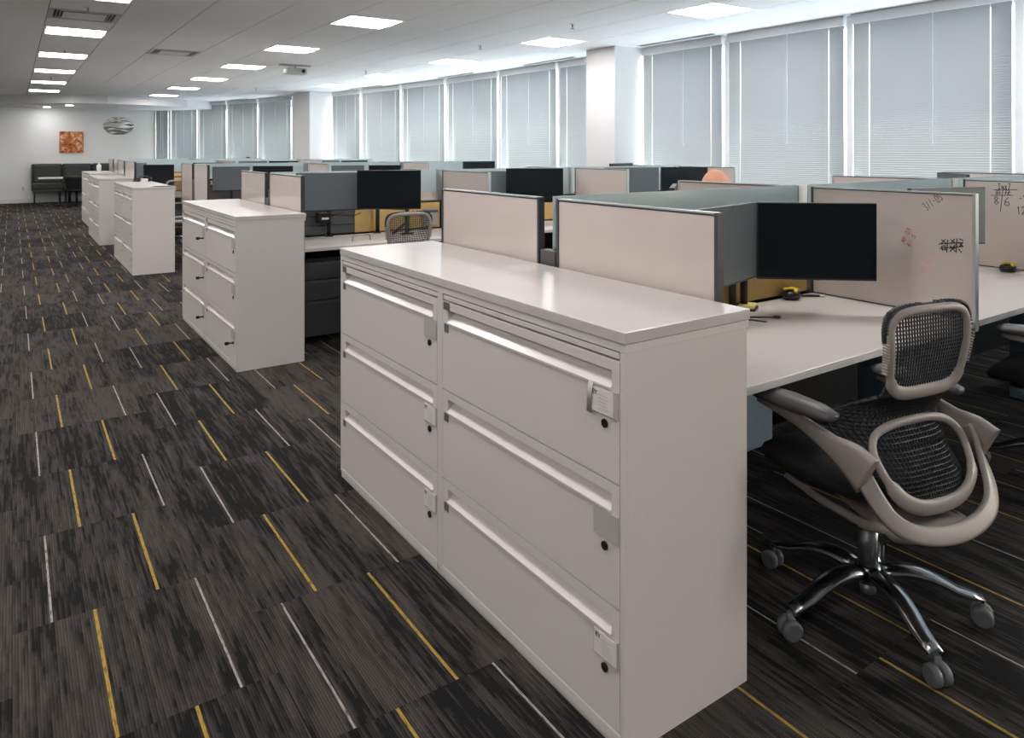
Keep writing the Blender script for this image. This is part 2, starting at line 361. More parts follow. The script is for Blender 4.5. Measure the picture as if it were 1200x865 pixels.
# ------------------------------------------------------------------ facade (windows with blinds) along the outer wall
FAC = [(-3.0, 7.25), (9.0, 7.25), (10.5, 7.23), (12.2, 7.12), (13.7, 6.98), (15.4, 6.77), (17.1, 6.45), (18.6, 6.06), (21.0, 5.42), (22.8, 4.62), (24.2, 3.55)]
def fx(y):
    for (a, xa), (b, xb) in zip(FAC, FAC[1:]):
        if a <= y <= b: return xa+(xb-xa)*(y-a)/(b-a)
    return FAC[-1][1]
def fac_at(u):
    """point of the facade curve seen under a horizontal bearing"""
    th = YAW+math.atan((u-600)/850); lo, hi = -3.0, 24.2
    for _ in range(60):
        y = (lo+hi)/2
        if math.atan2(fx(y), y) > th: lo = y
        else: hi = y
    return (fx(lo), lo)
MUL = [(7.25, -1.95), (7.25, -0.40), (7.25, 1.15), (7.25, 2.70)]+[fac_at(u) for u in (997, 853)]+[(7.25, 7.30), (7.25, 7.84)]+[fac_at(u) for u in (657, 587, 525, 472.5, 425, 390, 344, 304.5, 268, 233.5, 199.5, 173)]
SILL = 0.78
bm = NB()
for (xa, ya), (xb, yb) in zip(MUL, MUL[1:]):
    t = Vector((xb-xa, yb-ya, 0)).normalized(); nrm = Vector((t.y, -t.x, 0))
    for z0, z1 in ((0, SILL), (CEIL-0.05, CEIL)):
        q = [Vector((xa, ya, 0)), Vector((xb, yb, 0)), Vector((xb, yb, 0))+nrm*0.25, Vector((xa, ya, 0))+nrm*0.25]
        lo = [bm.verts.new((p.x, p.y, z0)) for p in q]; hi = [bm.verts.new((p.x, p.y, z1)) for p in q]
        bm.faces.new(lo[::-1]); bm.faces.new(hi)
        for k in range(4): bm.faces.new((lo[k], lo[(k+1) % 4], hi[(k+1) % 4], hi[k]))
wall_r = struct('wall_right', bm, 'wall')
WN = 0
BL = ['right-hand edge of the picture, widest blind', 'second blind from the picture\'s right edge', 'third blind from the right edge, touching the big column',
      'narrow blind just behind the big white column', 'first full blind beyond the big white column', 'second full blind beyond the big white column', 'third full blind beyond the big white column',
      'fourth full blind beyond the big white column', 'pale blind touching the right side of the far column', 'first blind beyond the far column', 'second blind beyond the far column',
      'third blind beyond the far column', 'fourth pale blue blind beyond the far column', 'grey end blind by the far wall']
def blind(xa, ya, xb, yb, label, gapL, gapR, near):
    """(xa, ya) is the end nearer the camera; hangs on the room side of the glass"""
    L = math.hypot(xb-xa, yb-ya); ang = math.atan2(yb-ya, xb-xa)
    t = thing('venetian_blind', label, 'blind', (xa, ya, 0), ang, 'white venetian blinds along the window wall')
    a, b = gapR, L-gapL; yo = 0.06                    # local +y points into the room
    bobj('headrail', 'mullion', t, a-0.01, b+0.01, yo-0.028, yo+0.028, CEIL-0.105, CEIL-0.001, bev=0.003)
    cuts = [a, a+0.17, b-0.17, b]; g = 0.0015
    b1 = NB(); z = CEIL-0.115; pitch = 0.0225; h = 0.0128
    while z > SILL+0.06:
        for p, q in zip(cuts, cuts[1:]):
            p2 = p+(g if p > a else 0); q2 = q-(g if q < b else 0)
            tl = math.radians(58.5 if near else 55.5)
            prof = [(yo+h*math.cos(tl)*s-0.0012*(1-s*s), z+h*math.sin(tl)*s+0.0010*(1-s*s)) for s in (-1, 0, 1)]
            r0 = [b1.verts.new((p2, y, zz)) for y, zz in prof]; r1 = [b1.verts.new((q2, y, zz)) for y, zz in prof]
            for k in range(2):
                f = b1.faces.new((r0[k], r1[k], r1[k+1], r0[k+1])); f.smooth = True
        z -= pitch
    o = obj('slats', b1, 'slats', t, fix=False); o['kind'] = 'stuff'
    for c in cuts[1:3]: bobj('ladder_cord', 'white_plastic', t, c-0.0012, c+0.0012, yo+0.008, yo+0.0105, SILL+0.05, CEIL-0.1)
    bobj('bottom_rail', 'mullion', t, a, b, yo-0.012, yo+0.012, SILL+0.03, SILL+0.05)
    b1 = NB(); tube(b1, [(a+0.42*L, yo+0.02, CEIL-0.1), (a+0.42*L, yo+0.022, CEIL-1.35)], 0.004, 6); obj('tilt_wand', b1, 'clear', t)
k = 0
for i, ((xa, ya), (xb, yb)) in enumerate(zip(MUL, MUL[1:])):
    L = math.hypot(xb-xa, yb-ya); ang = math.atan2(yb-ya, xb-xa)
    if i in (6, 13): continue                         # the columns stand here
    WN += 1
    w = sempty('window_%d' % WN, (xa, ya, 0)); w.rotation_euler = (0, 0, ang)
    b1 = NB()
    for p, q in ((0, 0.035), (L-0.035, L)): box(b1, p, q, -0.16, 0.02, SILL, CEIL-0.05)
    box(b1, 0.035, L-0.035, -0.16, -0.08, SILL, SILL+0.05); box(b1, 0.035, L-0.035, -0.16, -0.08, CEIL-0.10, CEIL-0.05)
    obj('window_frame', b1, 'mullion', w)
    bobj('pane', 'pane', w, 0.03, L-0.03, -0.125, -0.117, SILL+0.04, CEIL-0.09)
    bobj('window_sill', 'mullion', w, 0, L, -0.08, 0.02, SILL, SILL+0.02)
    if i < 3: lab = 'white venetian blind outside the picture, window %s before the one at the right edge' % ['three', 'two', 'one'][i]
    else:
        lab = 'closed white venetian blind, '+BL[k]; k += 1
    blind(xa, ya, xb, yb, lab, 0.065 if i < 8 else 0.10, 0.04, i < 8)
# columns
bm = NB(); box(bm, 6.69, 7.6, 7.27, 7.86, 0, CEIL); struct('column_1', bm, 'column')
c2 = fac_at(390); c3 = fac_at(344)
bm = NB()
P = [(5.86, 17.05), (c2[0]+.35, c2[1]-.02), (c3[0]+.35, c3[1]), (c3[0]-.02, c3[1]), (5.66, 17.62)]
lo = [bm.verts.new((x, y, 0)) for x, y in P]; hi = [bm.verts.new((x, y, CEIL)) for x, y in P]
bm.faces.new(lo[::-1]); bm.faces.new(hi)
for a in range(5): bm.faces.new((lo[a], lo[(a+1) % 5], hi[(a+1) % 5], hi[a]))
struct('column_2', bm, 'column')
bm = NB(); box(bm, -60, 80, -60, 90, -9.2, -9.0); struct('ground_outside', bm, 'ground')
# other walls
bm = NB(); box(bm, X0-0.2, 4.2, Y1, Y1+0.2, -0.006, CEIL); struct('wall_far', bm, 'wall')
bm = NB(); box(bm, X0-0.2, X0, Y0, Y1, -0.006, CEIL); struct('wall_left', bm, 'wall')
bm = NB(); box(bm, X0-0.2, 7.5, Y0-0.2, Y0, -0.006, CEIL); struct('wall_back', bm, 'wall_grey')
bm = NB(); box(bm, X0, 3.5, Y1-0.012, Y1, 0, 0.1); struct('baseboard_far', bm, 'mullion')

# ------------------------------------------------------------------ ceiling
bm = NB(); box(bm, X0-0.2, 7.6, Y0-0.2, Y1+0.2, CEIL+0.012, CEIL+0.2); ceil = struct('ceiling', bm, 'tee')
GX, GY, GP = 0.295, 9.79, 0.65
LIGHTS = [(0, r) for r in range(-4, 5)]+[(1, r) for r in range(-3, 5)]+[(2, r) for r in range(-3, 3)]+[(-1, r) for r in range(-4, 5)]
lightcells = {}
for cxi, r in LIGHTS: lightcells[(cxi*4, r*4)] = 'light'
VENTS = {(0, -2): 0, (2, 2): 1}
def ctile(bm, ox, oy, gx=0.0045, gy=0.0008):
    box(bm, ox+gx, ox+GP-gx, oy+gy, oy+GP-gy, CEIL, CEIL+0.012)
b = NB(); ctile(b, 0, 0); CTM = bpy.data.meshes.new('ceiling_tile'); b.to_mesh(CTM); b.free(); CTM.materials.append(M['tile'])
cs = []
for i in range(-8, 12):
    for j in range(-20, 22):
        if (i, j) in lightcells or (i, j) in VENTS: continue
        ox, oy = GX+i*GP, GY+j*GP
        if ox < X0-0.2 or oy+GP > Y1+0.2 or oy < Y0-0.2: continue
        if ox+GP > fx(min(max(oy+GP, -2.9), 24.1))+0.6: continue
        d = in_view(ox+GP/2, oy+GP/2, CEIL, 60, 40)
        cs.append((d if d else 1e3+math.hypot(ox, oy), ox, oy))
cs.sort()
for d, ox, oy in cs[:296]:
    o = bpy.data.objects.new('ceiling_tile', CTM); COL.objects.link(o); o.parent = ceil; o.location = (ox, oy, 0)
bm = NB()
for d, ox, oy in cs[296:]: ctile(bm, ox, oy)
o = obj('ceiling_tiling', bm, 'tile', ceil); o['kind'] = 'stuff'
# recessed lights
ORD = ['first', 'second', 'third', 'fourth', 'fifth', 'sixth', 'seventh', 'eighth', 'ninth', 'tenth']
proto = None
for cxi, r in LIGHTS:
    ox, oy = GX+cxi*4*GP, GY+r*4*GP
    side = {-1: 'outermost unseen row', 0: 'row above the carpeted aisle', 1: 'row above the aisle desks', 2: 'row next to the windows'}[cxi]
    lab = 'square recessed ceiling light, %s from the far end, %s' % (ORD[max(l[1] for l in LIGHTS if l[0] == cxi)-r], side)
    if proto is None:
        proto = t = thing('ceiling_light', lab, 'light', (ox, oy, CEIL), 0, 'square recessed ceiling lights')
        b1 = NB(); e = 0.028
        for q in ((0.002, GP-0.002, 0.002, e), (0.002, GP-0.002, GP-e, GP-0.002), (0.002, e, e, GP-e), (GP-e, GP-0.002, e, GP-e)): box(b1, *q, -0.002, 0.014)
        obj('frame', b1, 'fixture', t)
        b1 = NB()
        for a, c in ((e, 0.215), (0.435, GP-e)):      # two bowed side lenses and a centre basket
            v = []
            for s in range(5):
                x = a+(c-a)*s/4; z = 0.008-0.006*math.sin(PI*s/4)
                v.append((b1.verts.new((e, x, z)), b1.verts.new((GP-e, x, z))))
            for p, q in zip(v, v[1:]): b1.faces.new((p[0], q[0], q[1], p[1]))
        obj('side_lens', b1, 'lens', t)
        b1 = NB(); v = []
        for s in range(5):
            x = 0.222+0.206*s/4; z = 0.002-0.010*math.sin(PI*s/4)
            v.append((b1.verts.new((e, x, z)), b1.verts.new((GP-e, x, z))))
        for p, q in zip(v, v[1:]): b1.faces.new((p[0], q[0], q[1], p[1]))
        obj('centre_lens', b1, 'lens', t)
        b1 = NB()
        for x in (0.215, 0.428): box(b1, e, GP-e, x, x+0.007, -0.004, 0.012)
        obj('divider_rail', b1, 'fixture', t)
    else: dup(proto, (ox, oy, CEIL), 0, lab)
# square air diffusers
for (i, j), q in VENTS.items():
    t = thing('air_diffuser', ['square white air diffuser in the aisle light row', 'square white air diffuser between the two light rows'][q], 'vent', (GX+i*GP, GY+j*GP, CEIL), 0)
    b1 = NB(); e = 0.05
    for s in ((0.002, GP-0.002, 0.002, e), (0.002, GP-0.002, GP-e, GP-0.002), (0.002, e, e, GP-e), (GP-e, GP-0.002, e, GP-e)): box(b1, *s, -0.004, 0.012)
    obj('frame', b1, 'vent', t)
    b1 = NB(); box(b1, 0.13, GP-0.13, 0.13, GP-0.13, -0.012, -0.004, bev=0.003); obj('centre_plate', b1, 'fixture', t)
    b1 = NB(); box(b1, e, GP-e, e, GP-e, 0.010, 0.0118); obj('throat', b1, 'vent_dark', t)
    b1 = NB()
    for w in (0.075, 0.105):
        for s in ((w, GP-w, w, w+0.006), (w, GP-w, GP-w-0.006, GP-w), (w, w+0.006, w, GP-w), (GP-w-0.006, GP-w, w, GP-w)): box(b1, *s, -0.004, 0.008)
    obj('louvre', b1, 'vent', t)
# slot diffusers near the facade
for q, (ya, yb) in enumerate(((5.85, 7.1), (8.5, 9.8), (11.3, 12.5), (14.6, 15.9), (17.8, 19.0), (20.5, 21.3))):
    t = thing('slot_diffuser', 'long dark slot diffuser in the ceiling by the windows, %s from the picture\'s right' % ORD[q], 'vent', (0, 0, CEIL), 0, 'slot diffusers along the windows')
    xa, xb = fx(ya)-0.27, fx(yb)-0.27
    b1 = NB(); ribbon(b1, [(xa, ya, -0.001), (xb, yb, -0.001)], (0.035, 0.002), (0, 0, 1)); obj('slot', b1, 'vent_dark', t)
    b1 = NB()
    for s in (-0.04, 0.04): ribbon(b1, [(xa+s, ya, -0.003), (xb+s, yb, -0.003)], (0.006, 0.004), (0, 0, 1))
    obj('flange', b1, 'vent', t)
# sprinklers and detector
def at_z(u, v, z):
    d = (z-CAM_H)*850/(176-v); r = (u-600)/850*d
    return (d*math.sin(YAW)+r*math.cos(YAW), d*math.cos(YAW)-r*math.sin(YAW))
for q, (u, v, wh) in enumerate(((103, 8, 'above the aisle air diffuser'), (76, 59, 'in the aisle light row beyond the diffuser'), (60, 90, 'far along the aisle light row'), (429, 83, 'above the fourth full blind'), (563, 53, 'in the bare ceiling before the big column'), (671, 28, 'closest to the window-side lights'), (300, 103, 'above the far column'), (293, 76, 'beside a light above the aisle desks'))):
    x, y = at_z(u, v, CEIL)
    t = thing('sprinkler', 'small pendant sprinkler head '+wh, 'sprinkler', (x, y, CEIL), 0, 'ceiling sprinkler heads')
    b1 = NB(); lathe(b1, [(0.035, -0.0005), (0.035, -0.004), (0.012, -0.008)], 14); obj('escutcheon', b1, 'fixture', t)
    b1 = NB(); lathe(b1, [(0.010, -0.008), (0.010, -0.03), (0.006, -0.035), (0.006, -0.055)], 8); obj('body', b1, 'chrome', t)
    b1 = NB(); lathe(b1, [(0.024, -0.055), (0.024, -0.058)], 12); obj('deflector', b1, 'chrome', t)
x, y = at_z(346, 76, CEIL)
t = thing('ceiling_projector', 'small grey device hung from the ceiling above the second desk row', 'projector', (x, y, CEIL))
b1 = NB(); box(b1, -0.17, 0.17, -0.11, 0.11, -0.16, -0.06, bev=0.02); obj('body', b1, 'vent', t)
b1 = NB(); box(b1, -0.25, 0.25, -0.06, 0.06, -0.025, 0, bev=0.004); obj('mount_plate', b1, 'vent', t)
b1 = NB(); lathe(b1, [(0.02, -0.06), (0.02, -0.025)], 10); obj('mount_stem', b1, 'vent', t)
b1 = NB(); tube(b1, [(0.1, -0.108, -0.11), (0.1, -0.13, -0.11)], 0.03, 12); obj('lens', b1, 'black_plastic', t)
# dropped curved soffit at the far end
SZ = 2.65
arc = [(-4.4, 24.1), (-2.4, 24.0), (-0.6, 23.3), (0.4, 22.1), (1.2, 21.35), (2.0, 21.15), (3.0, 21.3), (4.0, 21.75), (4.7, 22.3), (5.25, 22.3)]
bm = NB(); back = [(5.25, 24.2), (-4.4, 24.2)]
poly = arc+back
lo = [bm.verts.new((x, y, SZ)) for x, y in poly]; hi = [bm.verts.new((x, y, CEIL-0.0005)) for x, y in poly]
bm.faces.new(lo[::-1]); bm.faces.new(hi)
for a in range(len(poly)): bm.faces.new((lo[a], lo[(a+1) % len(poly)], hi[(a+1) % len(poly)], hi[a]))
struct('trim_1', bm, 'soffit')
for q, (u, v) in enumerate(((55, 125.2), (81.5, 123.2))):
    x, y = at_z(u, v, SZ)
    t = thing('downlight', ['round downlight in the far soffit, one nearer the wall corner', 'round downlight in the far soffit, one nearer the pendant lamp'][q], 'light', (x, y, SZ))
    b1 = NB(); lathe(b1, [(0.11, -0.001), (0.11, -0.006), (0.085, -0.008)], 20); obj('ring', b1, 'fixture', t)
    b1 = NB(); lathe(b1, [(0.08, -0.0085), (0.08, -0.010)], 20); obj('lens', b1, 'down', t)

# ------------------------------------------------------------------ filing cabinets
CW, CD, ZT = 0.915, 0.455, 0.972
ZD = [(0.649, 0.9465), (0.346, 0.645), (0.045, 0.342)]
def drawer(parent, x0, y0, y1, zb, zt):
    """drawer front facing -x with a full width recessed pull; y1 is the far end (left in the picture)"""
    zr1, zr0 = zt-0.026, zt-0.072; ya, yb = y0+0.028, y1-0.035; d = 0.030
    b = NB(); th = 0.020; xf = x0
    def q(*pts): return b.faces.new([b.verts.new(p) for p in pts])
    ys = [y0, ya, yb, y1]
    # face strips
    q((xf, y0, zr1), (xf, y1, zr1), (xf, y1, zt), (xf, y0, zt)); q((xf, y0, zb), (xf, y1, zb), (xf, y1, zr0-0.004), (xf, y0, zr0-0.004))
    q((xf, y0, zr0-0.004), (xf, ya, zr0-0.004), (xf, ya, zr1), (xf, y0, zr1)); q((xf, yb, zr0-0.004), (xf, y1, zr0-0.004), (xf, y1, zr1), (xf, yb, zr1))
    # recess: flat ceiling, short back, scooped lip rising outward
    pr = [(xf, zr1), (xf+d, zr1-0.001), (xf+d, zr0+0.034), (xf+d*0.60, zr0+0.024), (xf-0.0035, zr0+0.0035), (xf-0.0035, zr0-0.002), (xf, zr0-0.004)]
    A = [b.verts.new((x, ya, z)) for x, z in pr]; B = [b.verts.new((x, yb, z)) for x, z in pr]
    for k in range(len(pr)-1):
        f = b.faces.new((A[k], B[k], B[k+1], A[k+1])); f.material_index = 1 if k in (2, 3) else 0
    b.faces.new(A); b.faces.new(B[::-1])
    # edges back to the carcass
    q((xf, y0, zt), (xf, y1, zt), (xf+th, y1, zt), (xf+th, y0, zt)); q((xf, y0, zb), (xf+th, y0, zb), (xf+th, y1, zb), (xf, y1, zb))
    q((xf, y0, zb), (xf, y0, zt), (xf+th, y0, zt), (xf+th, y0, zb)); q((xf, y1, zb), (xf+th, y1, zb), (xf+th, y1, zt), (xf, y1, zt))
    o = obj('drawer', b, ['cabinet', 'pull'], parent, fix=False)
    bm2 = bmesh.new(); bm2.from_mesh(o.data); bmesh.ops.remove_doubles(bm2, verts=bm2.verts, dist=1e-5); bmesh.ops.recalc_face_normals(bm2, faces=bm2.faces); bm2.to_mesh(o.data); bm2.free()
    b = NB(); box(b, xf-0.0015, xf+0.004, y1-0.040, y1-0.012, zr0-0.030, zr0-0.002); obj('pull_clip', b, 'tab', o)
    return o
CARD_T = basis((0, 0, 0), (0, -1, 0), (0, 0, 1))
def cabinet(label, x, y, labels, keys=(), clip=True, far=False):
    t = thing('filing_cabinet', label, 'cabinet', (x, y, 0), 0, 'white three drawer lateral filing cabinets')
    b = NB(); f = 0.032; s = 0.018
    box(b, f, CD, 0.0005, CW-0.0005, 0.03, ZT-0.0005)               # carcass behind the fronts
    for q in ((0, f, 0.0005, s, 0.03, ZT-0.0005), (0, f, CW-s, CW-0.0005, 0.03, ZT-0.0005)): box(b, *q)
    obj('carcass', b, 'cabinet', t)
    bobj('shadow_gap', 'plinth', t, 0.0305, 0.0318, s, CW-s, 0.043, ZT-0.001)
    bobj('plinth', 'cabinet', t, 0.004, CD, 0.0005, CW-0.0005, 0, 0.03)
    bobj('bottom_rail', 'cabinet', t, -0.001, f, s, CW-s, 0.012, 0.043, bev=0.002)
    bobj('pull_out_shelf', 'cabinet', t, 0.001, 0.0190, s+0.004, CW-s-0.006, 0.9520, ZT-0.004, bev=0.0015)
    if clip: bobj('shelf_clip', 'tab', t, -0.0015, 0.004, CW-s-0.050, CW-s-0.008, 0.920, 0.946)
    for k, (zb, zt) in enumerate(ZD):
        d = drawer(t, 0.0, s+0.002, CW-s-0.002, zb, zt)
        b = NB(); tube(b, [(0.0, 0.072, zb+0.135), (-0.004, 0.072, zb+0.135)], 0.011, 14, upv=(0, 0, 1)); obj('lock', b, 'lock', d)
        kind = labels[k]
        yc, zc = 0.068, zt-0.110
        if far: continue
        if kind in ('plate', 'card', 'loose'):
            b = NB(); box(b, -0.003, 0.0, yc-0.045, yc+0.045, zc-0.034, zc+0.034, bev=0.001); obj('label_holder', b, 'plate', d)
        if kind in ('card', 'loose'):
            yy = yc+(0.012 if kind == 'loose' else 0)
            b = NB(); box(b, -0.0046, -0.0032, yy-0.041, yy+0.041, zc-0.030, zc+0.030); c = obj('label_card', b, 'card', d)
            b = NB()
            for z in range(5): box(b, -0.0050, -0.0046, yy-0.026+0.004*(z % 3), yy+0.012, zc-0.020+z*0.0085, zc-0.0185+z*0.0085)
            obj('label_lines', b, 'plate', d)
            text('label_lettering', 'EY', 'ink', 0.017, d, Matrix.Translation((-0.0050, yy+0.026, zc+0.017)) @ CARD_T)
        if kind == 'loose':
            b = NB(); ribbon(b, [(-0.004, yc+0.052, zc+0.040), (-0.007, yc+0.056, zc+0.01), (-0.005, yc+0.060, zc-0.04)], (0.0006, 0.009), (0, 1, 0)); obj('loose_sleeve', b, 'plate', d)
        if k in keys:
            b = NB(); box(b, -0.032, -0.004, 0.070, 0.074, zb+0.130, zb+0.140); box(b, -0.055, -0.030, 0.0685, 0.0755, zb+0.124, zb+0.146, bev=0.002); obj('key', b, 'black_plastic', d)
    return t
def worktop(label, x, y, n):
    t = thing('cabinet_worktop', label, 'worktop', (x, y, 0), 0, 'white worktops over the filing cabinets')
    L = n*CW
    b = NB(); box(b, -0.003, CD+0.012, -0.002, L+0.002, 0.993, 1.0225, bev=0.0025); obj('slab', b, 'worktop', t)
    b = NB(); box(b, 0.0, CD+0.008, 0.0, L, ZT, 0.9925); obj('sub_top', b, 'cabinet', t)
    return t
CAB = [(1.209, 1.277, 2, 'first'), (1.209, 4.95, 2, 'second'), (1.147, 9.45, 2, 'third'), (1.09, 12.72, 2, 'fourth'), (1.19, 15.72, 2, 'fifth')]
for q, (x, y, n, nm) in enumerate(CAB):
    own = {0: 'large foreground run', 1: 'second run along the aisle', 2: 'third run along the aisle', 3: 'fourth run along the aisle', 4: 'farthest run along the aisle'}[q]
    lb = {0: [('loose', 'plate', 'card'), ('plate', 'card', 'card')], 1: [('plate', 'plate', 'plate')]*2}.get(q, [('none',)*3]*2)
    ky = {0: [(), ()], 1: [(2,), (0, 1, 2)]}.get(q, [(), ()])
    for k in range(n):
        ds = {0: ['white three drawer filing cabinet with loose label, camera end of the large foreground run', 'white three drawer filing cabinet, far unit of the large foreground run'],
              1: ['white three drawer filing cabinet with one key, sunlit camera end of the second run', 'white three drawer filing cabinet with three hanging keys in second run']}.get(q)
        lab = ds[k] if ds else 'white three drawer filing cabinet, %s unit of the %s' % (['camera side', 'far side'][k], own)
        cabinet(lab, x, y+k*CW, lb[k], ky[k], far=q > 1)
    worktop('white laminate worktop covering the '+own+' of filing cabinets', x, y, n)

# ------------------------------------------------------------------ benches: spines, dividers, desks
TOPZ = 1.277
ROW = {1: 'first', 2: 'second', 3: 'third', 4: 'fourth', 5: 'fifth'}
POS = ['aisle', 'middle', 'window', 'last window']
BEN = {1: dict(x0=1.69, yn=1.40, ys=2.215, yf=3.05, p=1.63, n=3, y0=1.40), 2: dict(x0=1.69, yn=5.10, ys=5.94, yf=6.76, p=1.58, n=3),
       3: dict(x0=1.97, yn=9.46, ys=10.32, yf=11.12, p=1.52, n=3), 4: dict(x0=1.57, yn=12.72, ys=13.95, yf=14.9, p=1.50, n=3), 5: dict(x0=1.68, yn=15.80, ys=16.7, yf=17.5, p=1.45, n=2)}
HT = 0.055                                   # half thickness of the spine
def divider(label, x, ya, yb, dark, openend):
    """white board panel between neighbours; ya..yb its span; openend -1: the free end is ya, +1: it is yb"""
    t = thing('divider_panel', label, 'partition', (x, 0, 0), 0, 'white divider panels between desks')
    zb = 0.70; e = 0.012; tr = 'dark_trim'
    bobj('whiteboard', 'board', t, 0.004, 0.024, ya+e, yb-e, zb+0.001, TOPZ-0.006)
    b = NB(); box(b, 0, 0.028, ya+e, yb-e, TOPZ-0.005, TOPZ)
    obj('top_trim', b, 'silver_trim', t)
    b = NB(); z1 = TOPZ-0.0005
    if openend < 0: box(b, 0.0, 0.028, ya, ya+e, zb, z1); obj('end_trim', b, dark, t); bobj('inner_trim', 'dark_trim', t, 0, 0.028, yb-e, yb, zb, z1)
    else: box(b, 0.0, 0.028, yb-e, yb, zb, z1); obj('end_trim', b, dark, t); bobj('inner_trim', 'dark_trim', t, 0, 0.028, ya, ya+e, zb, z1)
    b = NB(); box(b, 0.003, 0.0045, ya+e, yb-e, TOPZ-0.0105, TOPZ-0.006); obj('shadow_line', b, 'dark_trim', t)
    b = NB(); box(b, 0.0015, 0.0038, ya+e, yb-e, 0.7425, 0.7475); obj('foot_line', b, 'dark_trim', t)
    return t
DIV = {}
for r, B in BEN.items():
    x0, n, p = B['x0'], B['n'], B['p']; xe = x0+n*p
    ya, yb = B['ys']-HT, B['ys']+HT
    t = thing('desk_spine', 'frosted glass topped spine wall running down the %s desk row' % ROW[r], 'partition', (0, B['ys'], 0), 0, 'spine walls of the desk rows')
    bobj('beam', 'legs', t, x0+0.045, xe, -0.03, 0.03, 0.12, 0.985)
    bobj('end_cap', 'spine', t, x0, x0+0.043, -0.046, 0.046, 0.12, 1.075, bev=0.003)
    bobj('top_cap', 'dark_trim', t, x0+0.044, xe, -0.034, 0.034, 0.9855, 1.0)
    for k in range(n):
        xa = x0+k*p+0.05; xb = x0+(k+1)*p-0.01
        bobj('glass_screen', 'frost', t, xa if k else x0+0.03, xb-0.028, -0.006, 0.006, 1.0005 if k else 1.0755, TOPZ+0.005)
        bobj('glass_post', 'silver_trim', t, xb-0.026, xb+0.05, -0.009, 0.009, 1.0005, TOPZ+0.004)
        for sgn in (-1, 1):
            m0 = xa+0.68 if r != 1 else xa+0.30
            # slatted charcoal tool tiles beside mustard fabric tiles
            for z in range(3):
                zz = 0.755+z*0.075
                y0, y1 = sorted((sgn*0.0305, sgn*0.046)); bobj('slat_tile', 'slat', t, xa, m0-0.006, y0, y1, zz, zz+0.071, bev=0.002)
            y0, y1 = sorted((sgn*0.0305, sgn*0.048)); bobj('fabric_tile', 'mustard', t, m0, xb-0.012, y0, y1, 0.752, 0.980, bev=0.004)
    for k in range(n+1):
        for s in (0, 1):
            if k == n and r > 2: continue
            where = 'camera side' if s == 0 else 'far side'
            pos = ['at the aisle end', 'second from the aisle', 'third from the aisle', 'last before the windows'][k]
            lab = 'white divider panel, %s, %s of the %s desk row' % (pos, where, ROW[r])
            if r == 1 and s == 0 and k == 1: lab = 'white divider panel with red and black marker scribbles beside the office chair'
            if r == 1 and s == 0 and k == 2: lab = 'white divider panel with black marker sums, numbers 8 and 6'
            d = divider(lab, x0+k*p, B['yn'] if s == 0 else yb, ya if s == 0 else B['yf'], 'dark_trim' if k == 0 else 'silver_trim', -1 if s == 0 else 1)
            DIV[(r, k, s)] = d
    for k in range(n):
        for s in (0, 1):
            xa, xb = x0+k*p+0.038, x0+(k+1)*p-0.002
            y0, y1 = (B['yn']+0.004, ya-0.004) if s == 0 else (yb+0.004, B['yf']-0.004)
            if r == 2 and s == 0: y0 += 0.10
            d = thing('desk', 'white laminate desk, %s place, %s of the %s desk row' % (POS[k], ['camera side', 'far side'][s], ROW[r]), 'desk', (xa, y0, 0), 0, 'white desks in rows')
            w, l = xb-xa, y1-y0
            bobj('desktop', 'desk', d, 0, w, 0, l, 0.717, 0.742, bev=0.002)
            e0, e1 = (-0.0015, 0.0) if s == 0 else (l, l+0.0015)
            bobj('edge_band', 'desk_edge', d, 0.001, w-0.001, e0, e1, 0.717, 0.734)
            bobj('support_rail', 'legs', d, 0.05, w-0.05, l*0.45, l*0.45+0.05, 0.677, 0.717)
            for xx in (0.02, w-0.08): bobj('leg', 'blue_leg', d, xx, xx+0.06, l*0.40, l*0.62, 0, 0.677, bev=0.003)

